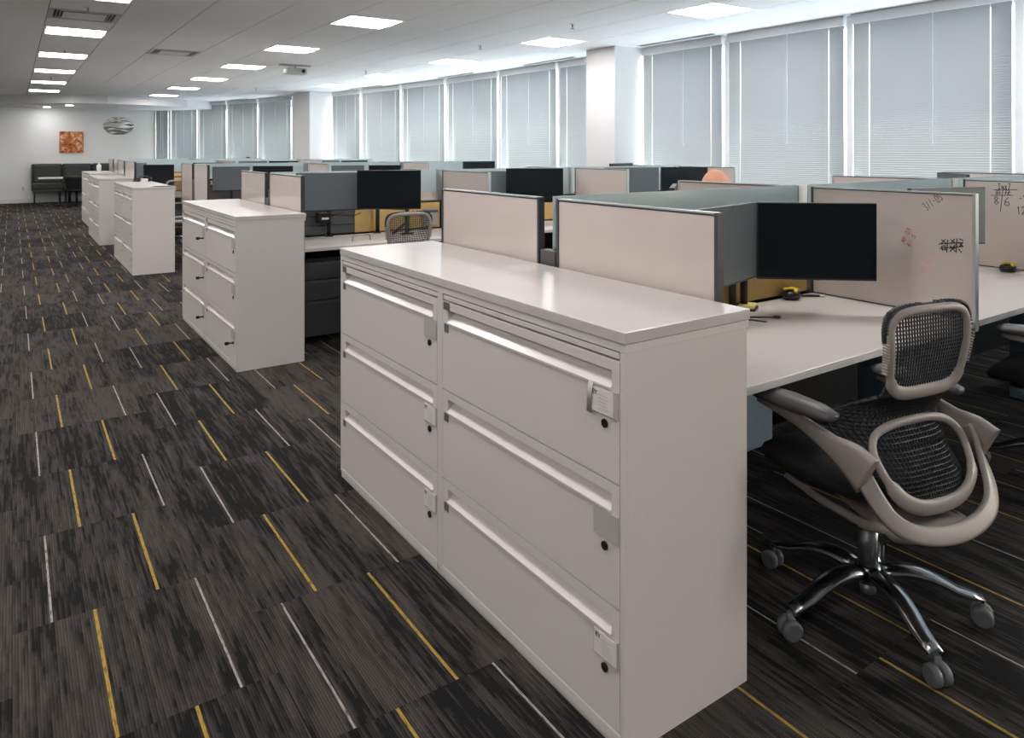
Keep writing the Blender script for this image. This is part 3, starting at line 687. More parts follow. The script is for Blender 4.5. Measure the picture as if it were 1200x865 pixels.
# marker writing on the two boards (flat strokes a hair above the board)
def on_board(d, B, u, v):
    """board point seen at a bearing: (world y, z)"""
    x = d.location.x; th = YAW+math.atan((u-600)/850); y = x/math.tan(th); dep = x*math.sin(YAW)+y*math.cos(YAW)
    return (y, CAM_H-(v-176)/850*dep)
def strokes(parent, name, m, lines, w=0.004):
    b = NB()
    for ln in lines:
        for (ya, za), (yb, zb) in zip(ln, ln[1:]):
            dy, dz = yb-ya, zb-za; L = math.hypot(dy, dz) or 1e-6; ny, nz = -dz/L*w/2, dy/L*w/2; ey, ez = dy/L*w/3, dz/L*w/3
            b.faces.new([b.verts.new((0.0036, y, z)) for y, z in ((ya-ey+ny, za-ez+nz), (yb+ey+ny, zb+ez+nz), (yb+ey-ny, zb+ez-nz), (ya-ey-ny, za-ez-nz))])
    return obj(name, b, m, parent)
GL = {'0': [[(0, .1), (.05, .9), (.5, 1), (.6, .5), (.5, 0), (.1, 0), (0, .4)]], '1': [[(.3, 0), (.3, 1), (.1, .8)]], '2': [[(0, .8), (.3, 1), (.6, .8), (.5, .5), (0, 0), (.65, 0)]],
      '3': [[(0, .9), (.4, 1), (.5, .75), (.2, .55), (.55, .35), (.4, 0), (0, .05)]], '5': [[(.6, 1), (.1, 1), (.05, .55), (.5, .5), (.55, .15), (.3, 0), (0, .1)]],
      '6': [[(.5, 1), (.1, .6), (.05, .15), (.3, 0), (.55, .15), (.5, .45), (.2, .5), (.05, .3)]], '7': [[(0, 1), (.6, 1), (.2, 0)]],
      '8': [[(.3, .5), (.05, .75), (.3, 1), (.55, .75), (.3, .5), (.02, .25), (.3, 0), (.6, .25), (.3, .5)]], '/': [[(.1, 0), (.4, 1)]], '-': [[(.05, .5), (.5, .5)]], '.': [[(.2, 0), (.25, .06)]],
      'M': [[(0, 0), (.1, 1), (.35, .4), (.55, 1), (.65, 0)]], 'P': [[(.05, 0), (.1, 1), (.5, .9), (.5, .55), (.08, .5)]], 'R': [[(.05, 0), (.1, 1), (.5, .85), (.4, .55), (.08, .5), (.55, 0)]],
      'L': [[(.15, 1), (.1, 0), (.5, .05)]], 'u': [[(.05, .6), (.1, .1), (.4, .1), (.5, .6), (.55, 0)]], 'x': [[(.05, .6), (.5, 0)], [(.5, .6), (.05, 0)]], 'I': [[(.3, 0), (.3, 1)], [(.1, 1), (.5, 1)], [(.1, 0), (.5, 0)]],
      'o': [[(.3, .6), (.05, .3), (.3, 0), (.55, .3), (.3, .6)]], 'y': [[(.05, .7), (.3, .3)], [(.55, .7), (.1, -.2)]], 'X': [[(0, 0), (.6, 1)], [(0, 1), (.6, 0)]]}
def write(d, B, s, p0, p1, hpx, wmul=1.0):
    """text along the board from pixel-bearing p0 to p1 with letters hpx tall"""
    (ya, za), (yb, zb) = on_board(d, B, *p0), on_board(d, B, *p1)
    D = Vector((yb-ya, zb-za)); L = D.length; e = D/L; up = Vector((e.y, -e.x)) if False else Vector((-e.y, e.x))
    if up.y < 0: up = -up
    st = L/len(s); out = []
    for i, c in enumerate(s):
        for ln in GL.get(c, []):
            out.append([tuple(Vector((ya, za))+e*(st*(i+a*1.1))+up*(hpx*bq)) for a, bq in ln])
    return out
d1, d2 = DIV[(1, 1, 0)], DIV[(1, 2, 0)]; B1 = BEN[1]
strokes(d1, 'marker_writing', 'ink', write(d1, B1, '3//-05', (1086, 247), (1106, 233), 0.036), 0.0024)
strokes(d1, 'marker_writing', 'redink', write(d1, B1, 'MP-03', (1060, 285), (1068, 268), 0.020)+write(d1, B1, 'R-.04', (1066, 289), (1075, 273), 0.018), 0.0024)
ob = lambda d, L: [[on_board(d, B1, *p) for p in ln] for ln in L]
strokes(d1, 'marker_game', 'ink', ob(d1, [[(1101, 291), (1127, 289)], [(1100, 286), (1128, 284.5)], [(1110, 281), (1109, 296)], [(1121, 280), (1120, 296)],
   [(1103, 281), (1108, 285)], [(1107, 281), (1103, 285)], [(1114, 281), (1119, 285)], [(1118, 280.5), (1114, 285)], [(1124, 280), (1128, 282)],
   [(1103, 292), (1108, 293), (1107, 288), (1103, 289), (1104, 294)], [(1113, 288), (1119, 295)], [(1119, 287), (1113, 295)], [(1113, 291), (1119, 291)], [(1123, 284), (1128, 289), (1124, 289), (1127, 285)], [(1123, 292), (1126, 296)]]), 0.0045)
b = NB(); b.faces.new([b.verts.new((0.0034, *on_board(d1, B1, *p))) for p in ((1075, 316), (1079, 307), (1087, 300), (1096, 294), (1100, 297), (1097, 304), (1091, 311), (1087, 318), (1080, 320))]); obj('pink_smear', b, 'pinkink', d1)
strokes(d2, 'marker_writing', 'ink', ob(d2, [[(1164, 222.5), (1192, 222.5)], [(1161, 229), (1187, 229)], [(1175, 222), (1172, 248)],
   [(1166, 226), (1172, 226)], [(1177, 226), (1184, 225.5)]])+write(d2, B1, 'Iux7', (1169.5, 221.5), (1185, 221.5), 0.032)+write(d2, B1, '31', (1167, 228), (1173, 228), 0.030)+write(d2, B1, '72', (1177, 228), (1184, 228), 0.030)
   +write(d2, B1, '8', (1165, 239.5), (1172.5, 239.5), 0.048)+write(d2, B1, '6', (1177, 241.5), (1186, 241.5), 0.052)+write(d2, B1, '12', (1192, 251), (1203, 251), 0.045)+write(d2, B1, '-1', (1195, 236), (1205, 234), 0.03), 0.0042)

# ------------------------------------------------------------------ monitors
def monitor(label, a, b, ztop, h=0.325, back=False, base=True, basex=0.5, post=None, face='screen'):
    """a, b: plan ends of the screen as seen from its front (left, right)"""
    ax, ay = a; bx, by = b; w = math.hypot(bx-ax, by-ay); ang = math.atan2(by-ay, bx-ax)
    t = thing('monitor', label, 'monitor', (ax, ay, 0), ang, 'flat desk monitors')
    zb = ztop-h
    bobj('housing', 'monitor', t, 0, w, 0.004, 0.030, zb, ztop, bev=0.003)
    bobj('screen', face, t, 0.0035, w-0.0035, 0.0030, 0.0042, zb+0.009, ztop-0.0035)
    bobj('back_cover', 'monitor', t, w*0.18, w*0.82, 0.0302, 0.052, zb+0.05, ztop-0.06, bev=0.006)
    b1 = NB(); cx = w*basex
    box(b1, cx-0.045, cx+0.045, 0.0525, 0.062, zb+h/2-0.05, zb+h/2+0.05, bev=0.002)
    tube(b1, [(cx, 0.062, zb+h/2), (cx, 0.10, zb+h/2)], 0.018, 10, upv=(0, 0, 1)); obj('bracket', b1, 'arm_metal', t)
    # arm folding back to a post clamped on the desk by the spine wall
    p0 = Vector((ax+math.cos(ang)*cx-math.sin(ang)*0.10, ay+math.sin(ang)*cx+math.cos(ang)*0.10))
    ysp = min((B['ys'] for B in BEN.values()), key=lambda v: abs(v-p0.y)); sg = 1 if p0.y < ysp else -1
    p1 = Vector((p0.x+0.06*(1 if post is None else 0) if post is None else post, ysp-sg*0.10)); iv = Matrix.Rotation(-ang, 2)
    l1 = iv @ (p1-Vector((ax, ay))); zc = zb+h/2
    b1 = NB(); tube(b1, [(cx, 0.100, zc), (l1.x, l1.y, zc)], 0.014, 10, upv=(0, 0, 1)); obj('arm_link', b1, 'arm_metal', t)
    b1 = NB(); lathe(b1, [(0.017, 0.752), (0.017, zc+0.03)], 12, (l1.x, l1.y)); obj('post', b1, 'arm_metal', t)
    b1 = NB(); box(b1, l1.x-0.03, l1.x+0.03, l1.y-0.03, l1.y+0.03, 0.7425, 0.752); obj('clamp', b1, 'arm_metal', t)
    if back:
        b1 = NB(); tube(b1, [(w/2, 0.052, zb+h*0.72), (w/2, 0.0535, zb+h*0.72)], 0.018, 14, upv=(0, 0, 1)); obj('round_badge', b1, 'satin', t)
    return t
monitor('monitor with painted grey sheen behind the divider on the first row aisle desk', (2.165, 1.880), (2.690, 2.010), 1.231, 0.330, basex=0.45, post=2.655, face='screen_sheen')
monitor('dark monitor turned to the camera beside the scribbled divider', (2.705, 2.020), (3.085, 1.690), 1.229, 0.338, basex=0.5, post=2.735)
monitor('monitor with painted grey sheen half hidden behind the scribbled divider, middle desk', (3.955, 1.980), (4.490, 1.840), 1.2546, 0.320, face='screen_sheen')
monitor('monitor with painted grey sheen above the cable box on the second row aisle desk', (1.83, 5.64), (2.36, 5.56), 1.279, 0.305, face='screen_sheen')
ARMMON = monitor('black monitor above the ribbed chair in the second row', (2.275, 5.50), (2.72, 5.18+.07), 1.298, 0.315)
monitor('slim monitor with painted grey sheen behind a divider, middle desk of second row', (3.40, 5.72), (3.90, 5.70), 1.262, 0.31, face='screen_sheen')
monitor('black monitor on the middle desk of second row', (3.80, 5.62), (4.23, 5.30), 1.291, 0.32)
monitor('tall monitor with painted grey sheen on the window desk of second row', (5.22, 5.83), (5.80, 5.60), 1.272, 0.32, face='screen_sheen')
monitor('black monitor partly behind the bald head, second row', (5.82, 5.58), (6.36, 5.40), 1.275, 0.32)
def pxmon(label, u0, u1, v, y, h=0.315, dy=0.12, face=None):
    q = []
    for u, yy in ((u0, y+dy/2), (u1, y-dy/2)):
        q.append((yy*math.tan(YAW+math.atan((u-600)/850)), yy))
    c = ((q[0][0]+q[1][0])/2, y); d = c[0]*math.sin(YAW)+c[1]*math.cos(YAW)
    return monitor(label, q[0], q[1], CAM_H-(v-176)/850*d, h, face='screen_sheen' if 'grey' in label.split(' next')[0] else 'screen')
pxmon('grey monitor at the aisle end of the third row', 249, 293, 195.3, 9.92, dy=0.06)
pxmon('black monitor next to the one with grey sheen, aisle end of third row', 296, 343, 194.5, 9.75, dy=0.25)
pxmon('grey violet tinted monitor, middle desk of third row', 389, 427, 194, 9.95, dy=0.05)
pxmon('black monitor on the middle desk of third row', 432, 470, 193.6, 9.8, dy=0.2)
pxmon('black monitor before the windows, window desk of third row', 543, 580, 189, 9.95, dy=0.1)
pxmon('narrow monitor with painted grey sheen behind the fourth row end divider', 160, 172, 191, 13.62, dy=-0.2)
pxmon('large black monitor behind the third cabinet run', 168, 204, 193, 13.15, dy=0.1, h=0.34)
pxmon('black monitor at the far end of fourth row aisle desk', 226, 264, 190.7, 13.5, dy=0.1)
pxmon('grey green monitor on the middle desk of fourth row', 280, 313, 188.8, 13.5, dy=0.0)
pxmon('black monitor on the middle desk of fourth row', 315, 349, 188.6, 13.3, dy=0.2)
pxmon('monitor with painted pale grey sheen on the window desk of fourth row', 375, 398, 188, 13.5, dy=0.0)
pxmon('black monitor on the window desk of fourth row', 400, 431, 188, 13.4, dy=0.1)
monitor('monitor seen from behind on the far side, second row window desk', (6.17, 6.42), (5.72, 6.32), 1.305, 0.31, back=True)
monitor('monitor edge seen from behind in front of the pink divider, first row', (3.13, 2.92), (2.76, 2.60), 1.268, 0.30, back=True)
monitor('monitor top seen from behind on the far side, first row window desk', (6.40, 3.0), (6.05, 2.62), 1.272, 0.30, back=True)

# ------------------------------------------------------------------ office chair (ribbed figure eight back)
def lerp(tab, z):
    for (a, va), (b, vb) in zip(tab, tab[1:]):
        if a <= z <= b: return va+(vb-va)*(z-a)/(b-a)
    return tab[0][1] if z < tab[0][0] else tab[-1][1]
YB = [(0.36, -0.272), (0.43, -0.252), (0.505, -0.225), (0.58, -0.182), (0.635, -0.150), (0.67, -0.145), (0.71, -0.165), (0.755, -0.193), (0.80, -0.203), (0.90, -0.218), (1.03, -0.214)]
def ring_pts(z0, z1, wb, wt, n=36, pw=3.2, curve=0.12):
    out = []
    for k in range(n):
        a = 2*PI*k/n; c, s = math.cos(a), math.sin(a)
        ex = math.copysign(abs(c)**(2/pw), c); ez = math.copysign(abs(s)**(2/pw), s)
        z = (z0+z1)/2+(z1-z0)/2*ez; w = wb+(wt-wb)*(ez+1)/2; x = w*ex
        out.append((x, lerp(YB, z)+curve*x*x*2.0, z))
    return out
def spline(P, k):
    """Catmull-Rom resampling of a polyline"""
    P = [Vector(p) for p in P]; out = []
    for i in range(len(P)-1):
        a, b_, c, d = P[max(i-1, 0)], P[i], P[i+1], P[min(i+2, len(P)-1)]
        for q in range(k):
            f = q/k; out.append(0.5*((2*b_)+(c-a)*f+(2*a-5*b_+4*c-d)*f*f+(3*b_-a-3*c+d)*f**3))
    out.append(P[-1]); return out
def make_chair(label):
    t = thing('office_chair', label, 'chair', (0, 0, 0), 0, 'grey framed task chairs with ribbed backs')
    # five star base
    b = NB(); lathe(b, [(0.030, 0.095), (0.040, 0.10), (0.042, 0.145), (0.032, 0.155)], 18); base = obj('base_hub', b, 'alu', t)
    for k in range(5):
        a = math.radians(107+k*72); ca, sa = math.cos(a), math.sin(a)
        P = []; R = []
        for s in range(9):
            f = s/8; r = 0.03+0.292*f; z = 0.126+0.022*math.sin(PI*min(1, f*1.3))-0.045*f**1.6
            P.append((r*ca, r*sa, z)); R.append((0.034-0.010*f+0.004*math.sin(PI*f), 0.024-0.012*f))
        b = NB(); tube(b, P, R, 12); obj('base_arm', b, 'alu', t)
        b = NB(); cx, cy = 0.325*ca, 0.325*sa; h = random.uniform(0, PI); dx, dy = math.cos(a+1.2+h*0.25), math.sin(a+1.2+h*0.25)
        for s0, s1 in ((-0.028, -0.004), (0.004, 0.028)):
            tube(b, [(cx+dx*s0, cy+dy*s0, 0.030), (cx+dx*(s0*0.8+s1*0.2), cy+dy*(s0*0.8+s1*0.2), 0.030), (cx+dx*(s0*0.2+s1*0.8), cy+dy*(s0*0.2+s1*0.8), 0.030), (cx+dx*s1, cy+dy*s1, 0.030)], [0.024, 0.030, 0.030, 0.024], 18)
        tube(b, [(cx, cy, 0.03), (cx, cy, 0.078)], 0.009, 8); cst = obj('caster', b, 'caster', t)
    b = NB(); lathe(b, [(0.022, 0.062), (0.024, 0.066), (0.024, 0.095)], 18); lathe(b, [(0.030, 0.155), (0.030, 0.27), (0.024, 0.272), (0.024, 0.36)], 18); obj('gas_column', b, 'satin', t)
    # seat pan and mechanism
    b = NB()
    secs = [(-0.29, 0.06, 0.375, 0.405), (-0.26, 0.12, 0.345, 0.40), (-0.20, 0.15, 0.325, 0.39), (-0.08, 0.12, 0.33, 0.392), (0.06, 0.085, 0.345, 0.40), (0.20, 0.12, 0.375, 0.405)]
    rings = []
    for y, w, z0, z1 in secs:
        rings.append([b.verts.new((w*math.cos(q), y, (z0+z1)/2+(z1-z0)/2*math.sin(q))) for q in [2*PI*k/16 for k in range(16)]])
    for A, B in zip(rings, rings[1:]):
        for k in range(16):
            f = b.faces.new((A[k], A[(k+1) % 16], B[(k+1) % 16], B[k])); f.smooth = True
    b.faces.new(rings[0]); b.faces.new(rings[-1][::-1]); obj('tilt_mechanism', b, 'chair_frame', t)
    b = NB()
    for s in (-1, 1): tube(b, [(s*0.10, -0.26, 0.375), (s*0.155, -0.12, 0.36), (s*0.19, 0.02, 0.385), (s*0.205, 0.14, 0.41)], [(0.010, 0.016), (0.011, 0.014), (0.010, 0.012), (0.008, 0.009)], 10)
    obj('side_rail', b, 'chair_frame', t)
    # cushion
    b = NB(); rows = []
    NU, NV = 24, 9
    for j in range(NV):
        ph = -PI/2+PI*j/(NV-1); cz = math.sin(ph); cr = math.cos(ph)**0.55 if 0 < j < NV-1 else 0.02
        row = []
        for k in range(NU):
            a = 2*PI*k/NU; ex = math.copysign(abs(math.cos(a))**0.55, math.cos(a)); ey = math.copysign(abs(math.sin(a))**0.55, math.sin(a))
            x = 0.255*ex*cr; y = 0.045+0.245*ey*cr
            z = 0.464+0.056*cz-(0.035*max(0, (y-0.14)/0.15)**2 if y > 0.14 else 0)+0.5*x*x*0.5+(0.03*((-y-0.10)/0.15)**2 if y < -0.10 else 0)
            row.append(b.verts.new((x, y, z)))
        rows.append(row)
    for A, B in zip(rows, rows[1:]):
        for k in range(NU):
            f = b.faces.new((A[k], A[(k+1) % NU], B[(k+1) % NU], B[k])); f.smooth = True
    b.faces.new(rows[0][::-1]); b.faces.new(rows[-1]); obj('seat', b, 'chair_fabric', t)
    # back skin: one ribbed elastic sheet
    HW = [(0.43, 0.10), (0.46, 0.150), (0.52, 0.182), (0.58, 0.205), (0.64, 0.235), (0.68, 0.232), (0.72, 0.195), (0.76, 0.164), (0.80, 0.155), (0.90, 0.170), (0.98, 0.174), (1.03, 0.160)]
    FW = [(0.42, 0.02), (0.50, 0.04), (0.58, 0.11), (0.65, 0.15), (0.70, 0.09), (0.76, 0.012), (1.03, 0.010)]
    def sheet(z0, z1, nr, nc, shrink=1.0, dy=0.005):
        b = NB(); g = []
        for j in range(nr+1):
            z = z0+(z1-z0)*j/nr; hw = lerp(HW, z)*shrink; row = []
            for k in range(nc+1):
                s = -1+2*k/nc; row.append(b.verts.new((hw*s, lerp(YB, z)+dy+lerp(FW, z)*s**4*0.9, z)))
            g.append(row)
        for A, B in zip(g, g[1:]):
            for k in range(nc):
                f = b.faces.new((A[k], A[k+1], B[k+1], B[k])); f.smooth = True
        return b
    def lattice(name, z0, z1, nr, nc, th, shrink=1.0):
        o = obj(name, sheet(z0, z1, nr, nc, shrink), 'chair_mesh', t); o['kind'] = 'stuff'
        m = o.modifiers.new('w', 'WIREFRAME'); m.thickness = th; m.use_even_offset = False; m.use_replace = True
        return o
    lattice('upper_back_web', 0.752, 1.002, 22, 30, 0.0068, 0.99)
    lattice('waist_web', 0.590, 0.752, 13, 34, 0.0098)
    lattice('lower_back_web', 0.442, 0.590, 13, 30, 0.0078, 0.98)
    b = NB(); R = ring_pts(0.757, 1.0, 0.151, 0.173, n=56, pw=4.2); tube(b, R, [(0.020 if p[2] < 0.80 else 0.0135, 0.009) for p in R], 12, closed=True, upv=(0, 1, 0)); obj('upper_back_frame', b, 'chair_frame', t)
    b = NB(); R = ring_pts(0.445, 0.655, 0.158, 0.212, n=48, pw=2.7, curve=0.0); tube(b, R, [(0.023 if p[2] < 0.52 else 0.013, 0.010) for p in R], 12, closed=True, upv=(0, 1, 0)); obj('lower_back_frame', b, 'chair_frame', t)
    b = NB()                                                        # flexible ribbed top edge
    pts = [p for p in ring_pts(0.757, 1.008, 0.151, 0.180, n=170, pw=4.2) if p[2] > 0.93]
    pts.sort(key=lambda p: math.atan2(p[2]-0.86, p[0]))
    for i, (x, y, z) in enumerate(pts[::1]):
        if i % 2 == 0: a = math.atan2(z-0.86, x); tube(b, [(x-0.016*math.cos(a), y+0.010, z-0.016*math.sin(a)), (x+0.012*math.cos(a), y+0.014, z+0.012*math.sin(a)), (x+0.013*math.cos(a), y-0.004, z+0.013*math.sin(a))], 0.0036, 6, upv=(0, 1, 0))
    o = obj('flex_top_ribs', b, 'chair_mesh', t); o['kind'] = 'stuff'
    R = [p for p in ring_pts(0.757, 1.004, 0.151, 0.176, n=96, pw=4.2)]
    k0 = next(i for i, p in enumerate(R) if p[0] > 0 and p[2] > 0.90); k1 = max(i for i, p in enumerate(R) if p[0] < 0 and p[2] > 0.90)
    b = NB(); tube(b, [(x*1.02, y+0.012, z) for x, y, z in R[k0:k1+1]], (0.013, 0.009), 10, upv=(0, 1, 0)); obj('flex_edge', b, 'chair_mesh', t)
    for s in (-1, 1):                                               # side ribs at the shoulder
        b = NB()
        for z in range(11):
            zz = 0.825+z*0.0085; x = s*(0.168+0.012*(zz-0.8)/0.1); box(b, min(x, x+s*0.006), max(x, x+s*0.006), lerp(YB, zz)-0.002, lerp(YB, zz)+0.018, zz, zz+0.0045)
        o = obj('side_ribs', b, 'chair_frame', t); o['kind'] = 'stuff'
    # outer carrier and arms
    U = [(-0.250, -0.150, 0.600), (-0.247, -0.185, 0.550), (-0.236, -0.220, 0.495), (-0.212, -0.252, 0.445), (-0.165, -0.276, 0.414), (-0.09, -0.290, 0.394), (0, -0.295, 0.387)]
    U = U+[(-x, y, z) for x, y, z in U[-2::-1]]
    U = spline(U, 5)
    b = NB(); ribbon(b, U, (0.009, 0.024), lambda i: (0, 0.45, 0.89)); obj('back_carrier', b, 'chair_frame', t)
    for s in (-1, 1):
        b = NB(); A = spline([(s*0.262, -0.215, 0.560), (s*0.264, -0.165, 0.585), (s*0.268, -0.10, 0.605), (s*0.272, -0.02, 0.630), (s*0.275, 0.07, 0.648), (s*0.276, 0.18, 0.656)], 4)
        HB = [0.062, 0.052, 0.031, 0.021, 0.016, 0.009]
        ribbon(b, A, [(0.012, HB[min(i//4, 4)]+(HB[min(i//4, 4)+1]-HB[min(i//4, 4)])*((i/4) % 1 if i < 20 else 1)) for i in range(len(A))], (0, 0, 1)); arm = obj('arm_bracket', b, 'chair_frame', t)
        b = NB(); tube(b, [(s*0.278, y, z) for y, z in ((-0.118, 0.690), (-0.110, 0.692), (-0.06, 0.692), (0.06, 0.690), (0.16, 0.684), (0.195, 0.680), (0.203, 0.676))],
                       [(0.012, 0.006), (0.028, 0.014), (0.040, 0.023), (0.046, 0.025), (0.044, 0.022), (0.034, 0.016), (0.015, 0.006)], 16); obj('arm_pad', b, 'chair_pad', t)
    return t
ch = make_chair('grey framed office chair with ribbed back beside the large foreground cabinets')
ch.location = (2.235, 1.255, 0); ch.rotation_euler = (0, 0, math.radians(-10))
dup(ch, (2.36, 4.93, 0), math.radians(-2), 'grey office chair with ribbed back between first and second desk row', None)
dup(ch, (3.85, 1.24, 0), math.radians(5), 'black office chair cut by the picture edge at the middle desk')
dup(ch, (1.98, 12.1, 0), math.radians(20), 'office chair behind the third cabinet run')
dup(ch, (3.80, 3.37, 0), math.radians(180), 'office chair under the bald seated person')

# ------------------------------------------------------------------ seated people (mostly behind the dividers)
def person(label, x, y, rz, hair=False, top=1.33):
    t = thing('person', label, 'person', (x, y, 0), rz)
    dz = top-1.33
    V = [(0, 0, .53), (0, -.01, .68), (0, .0, .84), (0, .03, 1.01), (0, .05, 1.09), (0, .055, 1.15), (0, .06, 1.23), (0, .06, 1.28)]
    Rr = [(.145, .12), (.135, .105), (.15, .115), (.145, .105), (.055, .055), (.052, .055), (.072, .092), (.058, .075)]
    E = [(i, i+1) for i in range(7)]
    for s in (-1, 1):
        k = len(V); V += [(s*.19, .02, 1.0), (s*.235, .04, .80), (s*.17, .27, .775), (s*.13, .34, .775)]; Rr += [(.055, .055), (.045, .045), (.036, .036), (.028, .038)]; E += [(3, k), (k, k+1), (k+1, k+2), (k+2, k+3)]
        h = len(V); V += [(s*.09, .06, .54), (s*.12, .44, .53), (s*.12, .45, .13), (s*.12, .50, .06), (s*.12, .58, .045)]; Rr += [(.085, .085), (.062, .062), (.045, .045), (.042, .04), (.035, .03)]; E += [(0, h)]+[(h+i, h+i+1) for i in range(4)]
        hd = k+3
        for f in range(5):                                        # four fingers and a thumb
            fx_ = s*(.155-.018*f) if f < 4 else s*.085
            q = len(V); ln = (.05, .06, .058, .045, .03)[f]
            V += [(fx_, .37 if f < 4 else .35, .772), (fx_, .37+ln*.6 if f < 4 else .375, .768), (fx_, .37+ln, .757)]; Rr += [(.009, .009), (.008, .008), (.006, .006)]
            E += [(hd, q), (q, q+1), (q+1, q+2)]
    me = bpy.data.meshes.new('body'); me.from_pydata([(a, b, c+(dz if c > .6 else 0)) for a, b, c in V], E, []); 
    for q in ('shirt', 'skin', 'trouser'): me.materials.append(M[q])
    o = bpy.data.objects.new('body', me); COL.objects.link(o)
    sk_ = o.modifiers.new('skin', 'SKIN')
    for i, r in enumerate(Rr): me.skin_vertices[0].data[i].radius = r
    me.skin_vertices[0].data[0].use_root = True
    sb = o.modifiers.new('sub', 'SUBSURF'); sb.levels = 2; sb.render_levels = 2
    dg = bpy.context.evaluated_depsgraph_get(); ev = o.evaluated_get(dg); m2 = bpy.data.meshes.new_from_object(ev)
    o.modifiers.clear(); o.data = m2; o.parent = t
    for p in m2.polygons:
        p.use_smooth = True; c = p.center
        p.material_index = 1 if (c.z > 1.075+dz or (c.y > .28 and c.z > .70)) else (2 if c.z < .60 else 0)
    # head surface pieces: skull, ears, nose, brow, eyes, mouth
    b = NB(); rows = []
    for j in range(13):
        ph = -PI/2+PI*j/12
        rows.append([b.verts.new((0.079*math.cos(ph)*math.cos(a)*(1 if ph > 0 else 1-.18*math.sin(-ph)), .055+0.099*math.cos(ph)*math.sin(a), 1.215+dz+(0.115 if ph > 0 else .13)*math.sin(ph))) for a in [2*PI*k/20 for k in range(20)]])
    for A, B in zip(rows, rows[1:]):
        for k in range(20):
            f = b.faces.new((A[k], A[(k+1) % 20], B[(k+1) % 20], B[k])); f.smooth = True
    obj('head', b, 'skin', t)
    b = NB()
    for s in (-1, 1): tube(b, [(s*.078, .05, 1.17+dz), (s*.086, .045, 1.20+dz), (s*.083, .05, 1.235+dz)], [(.008, .012), (.010, .018), (.007, .010)], 8)
    obj('ear', b, 'skin', t)
    b = NB(); tube(b, [(0, .148, 1.235+dz), (0, .165, 1.20+dz), (0, .160, 1.188+dz)], [.008, .014, .012], 8); obj('nose', b, 'skin', t)
    b = NB()
    for s in (-1, 1): tube(b, [(s*.046, .138, 1.226+dz), (s*.032, .147, 1.228+dz), (s*.018, .150, 1.226+dz)], [.002, .006, .003], 6)
    obj('eye', b, 'black_plastic', t)
    b = NB(); tube(b, [(-.024, .142, 1.155+dz), (0, .150, 1.154+dz), (.024, .142, 1.155+dz)], [.003, .006, .003], 6); obj('mouth', b, 'redink', t)
    if hair:
        b = NB(); rows = []
        for j in range(7):
            ph = PI/2*j/6
            rows.append([b.verts.new((0.086*math.cos(ph)*math.cos(a), .046+0.105*math.cos(ph)*math.sin(a), 1.225+dz+0.118*math.sin(ph)-(0.05 if (j == 0 and math.sin(a) < 0.3) else 0))) for a in [2*PI*k/20 for k in range(20)]])
        for A, B in zip(rows, rows[1:]):
            for k in range(20):
                f = b.faces.new((A[k], A[(k+1) % 20], B[(k+1) % 20], B[k])); f.smooth = True
        obj('hair', b, 'hair', t)
    return t
person('bald person seated behind the pink divider, top of head showing', 3.80, 3.22, PI, top=1.333)
def bearing(u, y): return y*math.tan(YAW+math.atan((u-600)/850))
for u, y, z, w in ((190.5, 17.75, 1.275, 'near the far wall'), (290, 17.75, 1.29, 'near the far column')):
    person('person with dark hair seated behind the last desk row, '+w, bearing(u, y), y, PI, hair=True, top=z)
    dup(ch, (bearing(u, y), y+0.10, 0), PI, 'office chair under the dark haired person '+w)

# ------------------------------------------------------------------ things on and under desks
# cable and phone holders: black pucks with yellow tops
def gadget(label, x, y, rz, z=0.7425):
    t = thing('desk_gadget', label, 'gadget', (x, y, z), rz, 'black and yellow desk gadgets')
    b = NB(); lathe(b, [(0.020, 0), (0.042, 0.002), (0.050, 0.014), (0.048, 0.030), (0.036, 0.040), (0.012, 0.042)], 22)
    for v in b.verts: v.co.x *= 1.25; v.co.y *= 0.85
    obj('body', b, 'black_plastic', t)
    b = NB(); tube(b, [(-0.055, 0.012, 0.054), (-0.02, 0.004, 0.050), (0.02, -0.012, 0.045), (0.058, -0.020, 0.038)], [(0.012, 0.006), (0.015, 0.007), (0.014, 0.007), (0.008, 0.004)], 10); obj('yellow_grip', b, 'yellow_plastic', t)
    b = NB(); tube(b, [(-0.035, -0.035, 0.040), (0.0, -0.022, 0.046), (0.03, 0.006, 0.047), (0.05, 0.022, 0.042)], [(0.008, 0.004), (0.011, 0.006), (0.010, 0.006), (0.006, 0.004)], 10); obj('yellow_strap', b, 'yellow_plastic', t)
    return t
gx, gy = at_z(927, 350, 0.7425)
gadget('black and yellow gadget under the camera-facing monitor', gx, gy, 0.3)
gx, gy = at_z(1181, 318, 0.7425)
gadget('black and yellow gadget on the middle desk by the numbered board', gx, gy, 0.1)
x, y = at_z(948, 348, 0.7425)
t = thing('pen', 'silver pen lying beside the black and yellow gadget', 'pen', (x, y, 0.7425), math.radians(-38))
b = NB(); tube(b, [(-0.07, 0, 0.006), (0.05, 0, 0.006)], 0.0055, 8); obj('barrel', b, 'black_plastic', t)
b = NB(); tube(b, [(0.0505, 0, 0.006), (0.075, 0, 0.006)], 0.006, 8); obj('cap', b, 'white_plastic', t)
x, y = at_z(898, 373.5, 0.7425)
t = thing('stylus', 'black stylus lying on the desk beside the foreground cabinet', 'pen', (x, y, 0.7425), math.radians(-36))
b = NB(); tube(b, [(-0.10, 0, 0.006), (0.03, 0, 0.006)], 0.0035, 8); obj('barrel', b, 'black_plastic', t)
b = NB(); tube(b, [(0.031, 0, 0.007), (0.055, 0, 0.007), (0.06, 0, 0.007)], [0.0065, 0.0068, 0.004], 8); obj('tip', b, 'black_plastic', t)
x, y = at_z(876, 362, 0.7425)
t = thing('sticky_note_pad', 'yellow note pad on a black tray behind the foreground cabinet', 'note pad', (x, y, 0.7425), 0.5)
